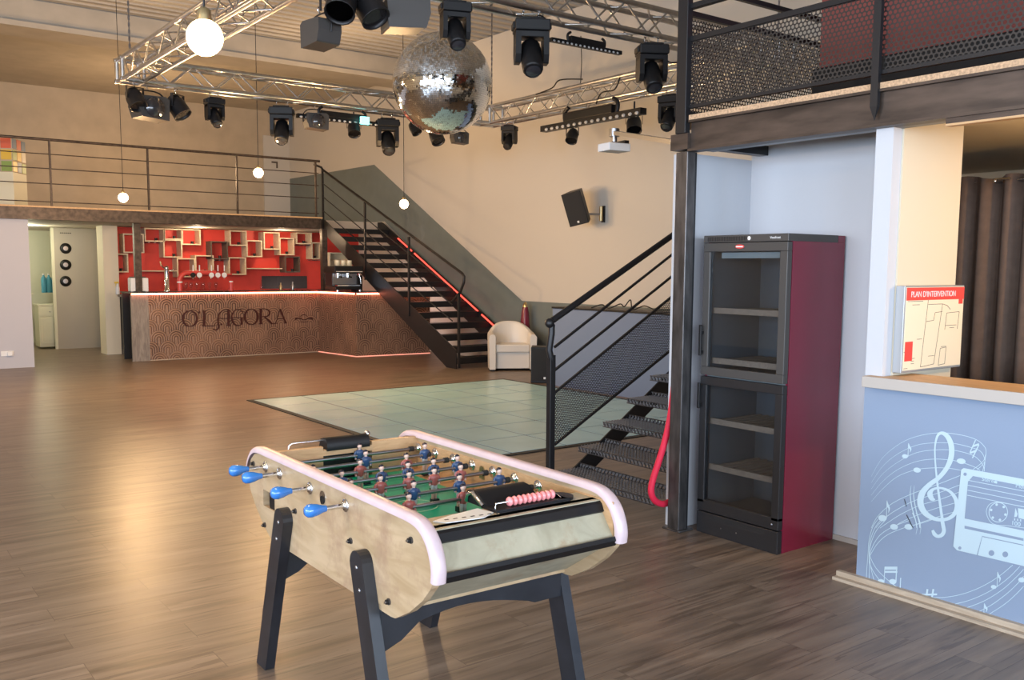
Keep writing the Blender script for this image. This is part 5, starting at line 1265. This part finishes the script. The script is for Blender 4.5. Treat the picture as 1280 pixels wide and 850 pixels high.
f = mural(0); f.rib(Z1([(325, 600), (342, 660)]), .8, 'print_black', smooth=False, b=.003); f.rib(Z1([(342, 725), (395, 832)]), .9, 'print_black', smooth=False, b=.003); f.mb.build('scratch', 'print_black', t)
# cassette: outline plus cut-out fields shown in wall colour
f = mural(0); G_ = 'mural_gap'
cas = Z1([(780, 365), (800, 352), (1280, 440), (1500, 480)]) + [(1330, 628), (1330, 745)] + Z2([(1132, 382), (660, 270), (634, 242)])
f.poly(cas, MW, .0030)
f.poly(Z1([(835, 460), (875, 415), (1500, 540)]) + [(1330, 672)] + Z1([(1280, 852), (808, 755)]), G_, .0036)
for a, b in (((840, 450), (1500, 578)), ((832, 488), (1500, 622)), ((832, 528), (1500, 665)), ((828, 568), (1500, 708))): f.rib(Z1([a, b]), .8, MW, smooth=False, b=.0042)
for x, y in ((812, 401),): f.ell(*Z1([(x, y)])[0], 2.1, 2.1, G_, b=.0036)
f.ell(*Z2([(681, 254)])[0], 2, 2, G_, b=.0036)
cx, cy = Z1([(1078, 705)])[0]
n = 30; f.rib([(cx + 11.6 * math.cos(2 * PI * i / n), cy + 12.2 * math.sin(2 * PI * i / n)) for i in range(n)], .9, MW, closed=True, k=1, b=.0042)
f.rib(Z1([(1075, 622), (1010, 640), (982, 700), (1010, 775), (1060, 805), (1150, 812), (1280, 830), (1400, 850)]), .7, MW, b=.0042)
f.rib(Z1([(1075, 622), (1280, 660), (1500, 700)]), .7, MW, smooth=False, b=.0042)
for i in range(6):
    a = 2 * PI * i / 6 + .3; f.ell(cx + 9.3 * math.cos(a), cy + 9.8 * math.sin(a), 1.6, 1.6, MW, b=.0045)
f.poly(Z1([(1215, 670), (1232, 720), (1225, 740), (1205, 745)]), MW, .0042); f.poly(Z1([(1235, 672), (1500, 720)]) + Z1([(1500, 820), (1240, 750)]), MW, .0042)
for i in range(3): f.poly(Z1([(1205 + i * 24, 752 + i * 4), (1213 + i * 24, 754 + i * 4), (1212 + i * 24, 772 + i * 4), (1204 + i * 24, 770 + i * 4)]), MW, .0042)
f.poly(Z2([(715, 96), (1132, 186), (1132, 204), (715, 116)]), G_, .0036)
f.rib(Z2([(805, 305), (840, 172), (1132, 234)]), 1.1, G_, smooth=False, b=.0036)
for x, y in ((905, 290), (1003, 299)): f.ell(*Z2([(x, y)])[0], 3.6, 3.6, G_, b=.0036)
f.mb.build('cassette', MW, t)
MT = Matrix(((0, 0, -1, 0), (-1, 0, 0, 0), (0, 1, 0, 0), (0, 0, 0, 1)))
def wtxt(s, px, py, size, par, b=.0045, m=MW):
    p = gx(px, py, 4.34); return text_mesh(s, size, Matrix.Translation((-b, p.y - 1.9, p.z)) @ MT, m, 'lettering', par)
wtxt('Stereo', *Z1([(945, 452)])[0], .026, t); wtxt('Mono', *Z1([(1215, 505)])[0], .026, t); wtxt('100', *Z1([(1180, 803)])[0], .028, t)
f = mural(0); f.poly(Z1([(1045, 452), (1070, 457), (1068, 476), (1043, 471)]), MW, .0042); f.mb.build('small_square', MW, t)

# ------------------------------------------------------------------ evacuation plan on the yellow-lit jamb
YJ = 2.615
a = gy(1120, 357, YJ); b = gy(1194, 357, YJ); c = gy(1185, 458, YJ); d0 = gy(1120, 465, YJ)
x0, x1 = a.x, a.x + .55; z1 = a.z; z0 = d0.z
x1 = gy(1192, 400, YJ).x
t = thing('evacuation_plan', "framed plan with red heading PLAN D'INTERVENTION on the yellow-lit jamb", 'sign', (x0, YJ, z0))
w, h = x1 - x0, z1 - z0
MB().box((0, -.05, 0), (w, -.001, h), 'sign_frame').build('frame', 'sign_frame', t, bevel=.003)
MB().box((.012, -.053, .012), (w - .008, -.050, h - .008), 'sign_paper').build('sheet', 'sign_paper', t)
MB().box((.012, -.055, h - .075), (w - .008, -.053, h - .010), 'sign_red').box((w - .06, -.055, h - .10), (w - .02, -.053, h - .075), 'sign_red').box((.02, -.055, .06), (.09, -.053, .16), 'sign_red').build('red_heading', 'sign_red', t)
ME = Matrix(((1, 0, 0, 0), (0, 0, -1, 0), (0, 1, 0, 0), (0, 0, 0, 1)))
text_mesh("PLAN D'INTERVENTION", .042, Matrix.Translation((.05, -.0556, h - .058)) @ ME, 'print_white', 'lettering', t, sx=(w - .11) / .49)
mb = MB()
def pline(pts):
    for (u0, v0), (u1, v1) in zip(pts, pts[1:]): mb.bar((u0 * w, -.0536, (1 - v0) * h), (u1 * w, -.0536, (1 - v1) * h), .0006, .0028, 'print_black', up=(0, 1, 0)) if False else mb.bar((u0 * w, -.0536, (1 - v0) * h), (u1 * w, -.0536, (1 - v1) * h), .0022, .0008, 'print_black', up=(0, 1, 0))
pline([(.30, .95), (.38, .12), (.80, .12)]); pline([(.30, .95), (.52, .93), (.62, .22), (.70, .24), (.76, .29)]); pline([(.38, .22), (.62, .22)]); pline([(.36, .42), (.48, .41), (.50, .32), (.62, .31)]); pline([(.70, .33), (.92, .32)]); pline([(.69, .48), (.88, .48)]); pline([(.70, .33), (.68, .53)]); pline([(.92, .32), (.90, .53)])
pline([(.62, .75), (.72, .74), (.71, .94), (.60, .95), (.62, .75)]); pline([(.48, .1), (.78, .14)]); pline([(.42, .83), (.52, .83)])
for u, v, l_ in ((.05, .18, .24), (.12, .22, .12), (.22, .62, .08), (.76, .51, .08), (.63, .73, .09), (.02, .76, .12), (.14, .84, .06), (.14, .87, .05), (.14, .90, .05), (.03, .95, .06)): pline([(u, v), (u + l_, v)])
mb.build('plan_drawing', 'print_black', t)
# ------------------------------------------------------------------ curtain in the side room
t = thing('brown_curtain', 'brown pleated curtain hanging in the room behind the counter opening', 'curtain', (5.8, 3.45, 0))
mb = MB(); n = 150; vs = []
for i in range(n):
    y = -i * .026; ph = y * 2 * PI / .135
    x = .045 * math.sin(ph) + .015 * math.sin(ph * .37 + 1)
    vs += [(x, y, .05), (x * .9, y, 2.0), (x * .8, y, 2.225 + .012 * math.sin(ph * .5))]
mb.add(vs, [(i * 3 + j, (i + 1) * 3 + j, (i + 1) * 3 + j + 1, i * 3 + j + 1) for i in range(n - 1) for j in (0, 1)], 'curtain', True)
o = mb.build('cloth', 'curtain', t); so = o.modifiers.new('thick', 'SOLIDIFY'); so.thickness = .004
q = gx(1240, 235, 5.7)
MB().cyl((.03, .03, 2.20), (.03, -3.4, 2.20), .012, 'steel', 8).tube([(-.07, q.y - 3.45, 2.20), (-.07, q.y - 3.45 - .09, 2.20)], .007, 'chrome').sphere((-.07, q.y - 3.45, 2.19), .012, 'chrome').build('rod', 'steel', t)
# ------------------------------------------------------------------ light
sc = bpy.context.scene
def area(name, loc, rot, size, sy, e, col, spread=None):
    l = bpy.data.lights.new(name, 'AREA'); l.shape = 'RECTANGLE'; l.size = size; l.size_y = sy; l.energy = e; l.color = col
    if spread: l.spread = math.radians(spread)
    o = bpy.data.objects.new(name, l); C.objects.link(o); o.location = loc; o.rotation_euler = rot; return o
for i, (a, b, z0, z1) in enumerate(WINS):
    area('daylight', ((a + b) / 2, -6.02, (z0 + z1) / 2), (math.radians(90), 0, 0), b - a - .1, z1 - z0 - .1, [420, 420, 320][i], (.70, .83, 1.0))
for i, (a, b, z0, z1) in enumerate(LWINS):
    area('daylight', (-6.98, (a + b) / 2, (z0 + z1) / 2), (0, math.radians(-90), 0), z1 - z0 - .1, b - a - .1, [520, 520, 420][i], (.68, .82, 1.0))
def point(loc, e, col, r=.08):
    l = bpy.data.lights.new('unseen_light', 'POINT'); l.energy = e; l.color = col; l.shadow_soft_size = r  # bare point light, no lamp body is modelled for it
    o = bpy.data.objects.new('unseen_light', l); C.objects.link(o); o.location = loc; return o
point((5.3, 1.3, 2.0), 55, (1, .60, .24), .06)
point((3.2, 19.2, 2.2), 40, (1, .96, .68), .1); point((2.6, 21.0, 2.2), 35, (1, .98, .78), .1)  # second point is added to brighten the kitchen behind the door panel
point((5.9, 17.9, 2.30), 24, (1, .72, .45), .06); point((7.6, 17.9, 2.30), 20, (1, .72, .45), .06)
for p, e in (((-2.5, 3.5, 3.6), 60), ((-2.5, 9, 3.6), 90), ((0.5, 12.5, 3.6), 120), ((-3, 14, 3.2), 100), ((5.6, 19.2, 3.5), 120), ((7.5, 14.5, 4.6), 60)): point(p, e, (1, .66, .36), .1)  # added warm fill for hall and mezzanine, standing in for assumed lamps
point((6.5, 3.0, 4.6), 30, (1, .75, .5), .1)
point((9.0, 16.0, .9), 25, (1, .72, .66), .1)  # added pinkish fill to brighten the wall under the open stairs
w = bpy.data.worlds.new('world'); sc.world = w; w.use_nodes = True
nt = w.node_tree; bg = nt.nodes['Background']; bg.inputs[0].default_value = (.62, .75, 1, 1); bg.inputs[1].default_value = 1.2
vs_ = sc.view_settings; vs_.view_transform = 'Standard'; vs_.look = 'None'; vs_.gamma = 1; vs_.use_curve_mapping = False; vs_.exposure = 0
cy = sc.cycles; cy.use_denoising = True; cy.max_bounces = 8; cy.diffuse_bounces = 4; cy.glossy_bounces = 4; cy.transparent_max_bounces = 16; cy.sample_clamp_indirect = 6
cy.caustics_reflective = False; cy.caustics_refractive = False
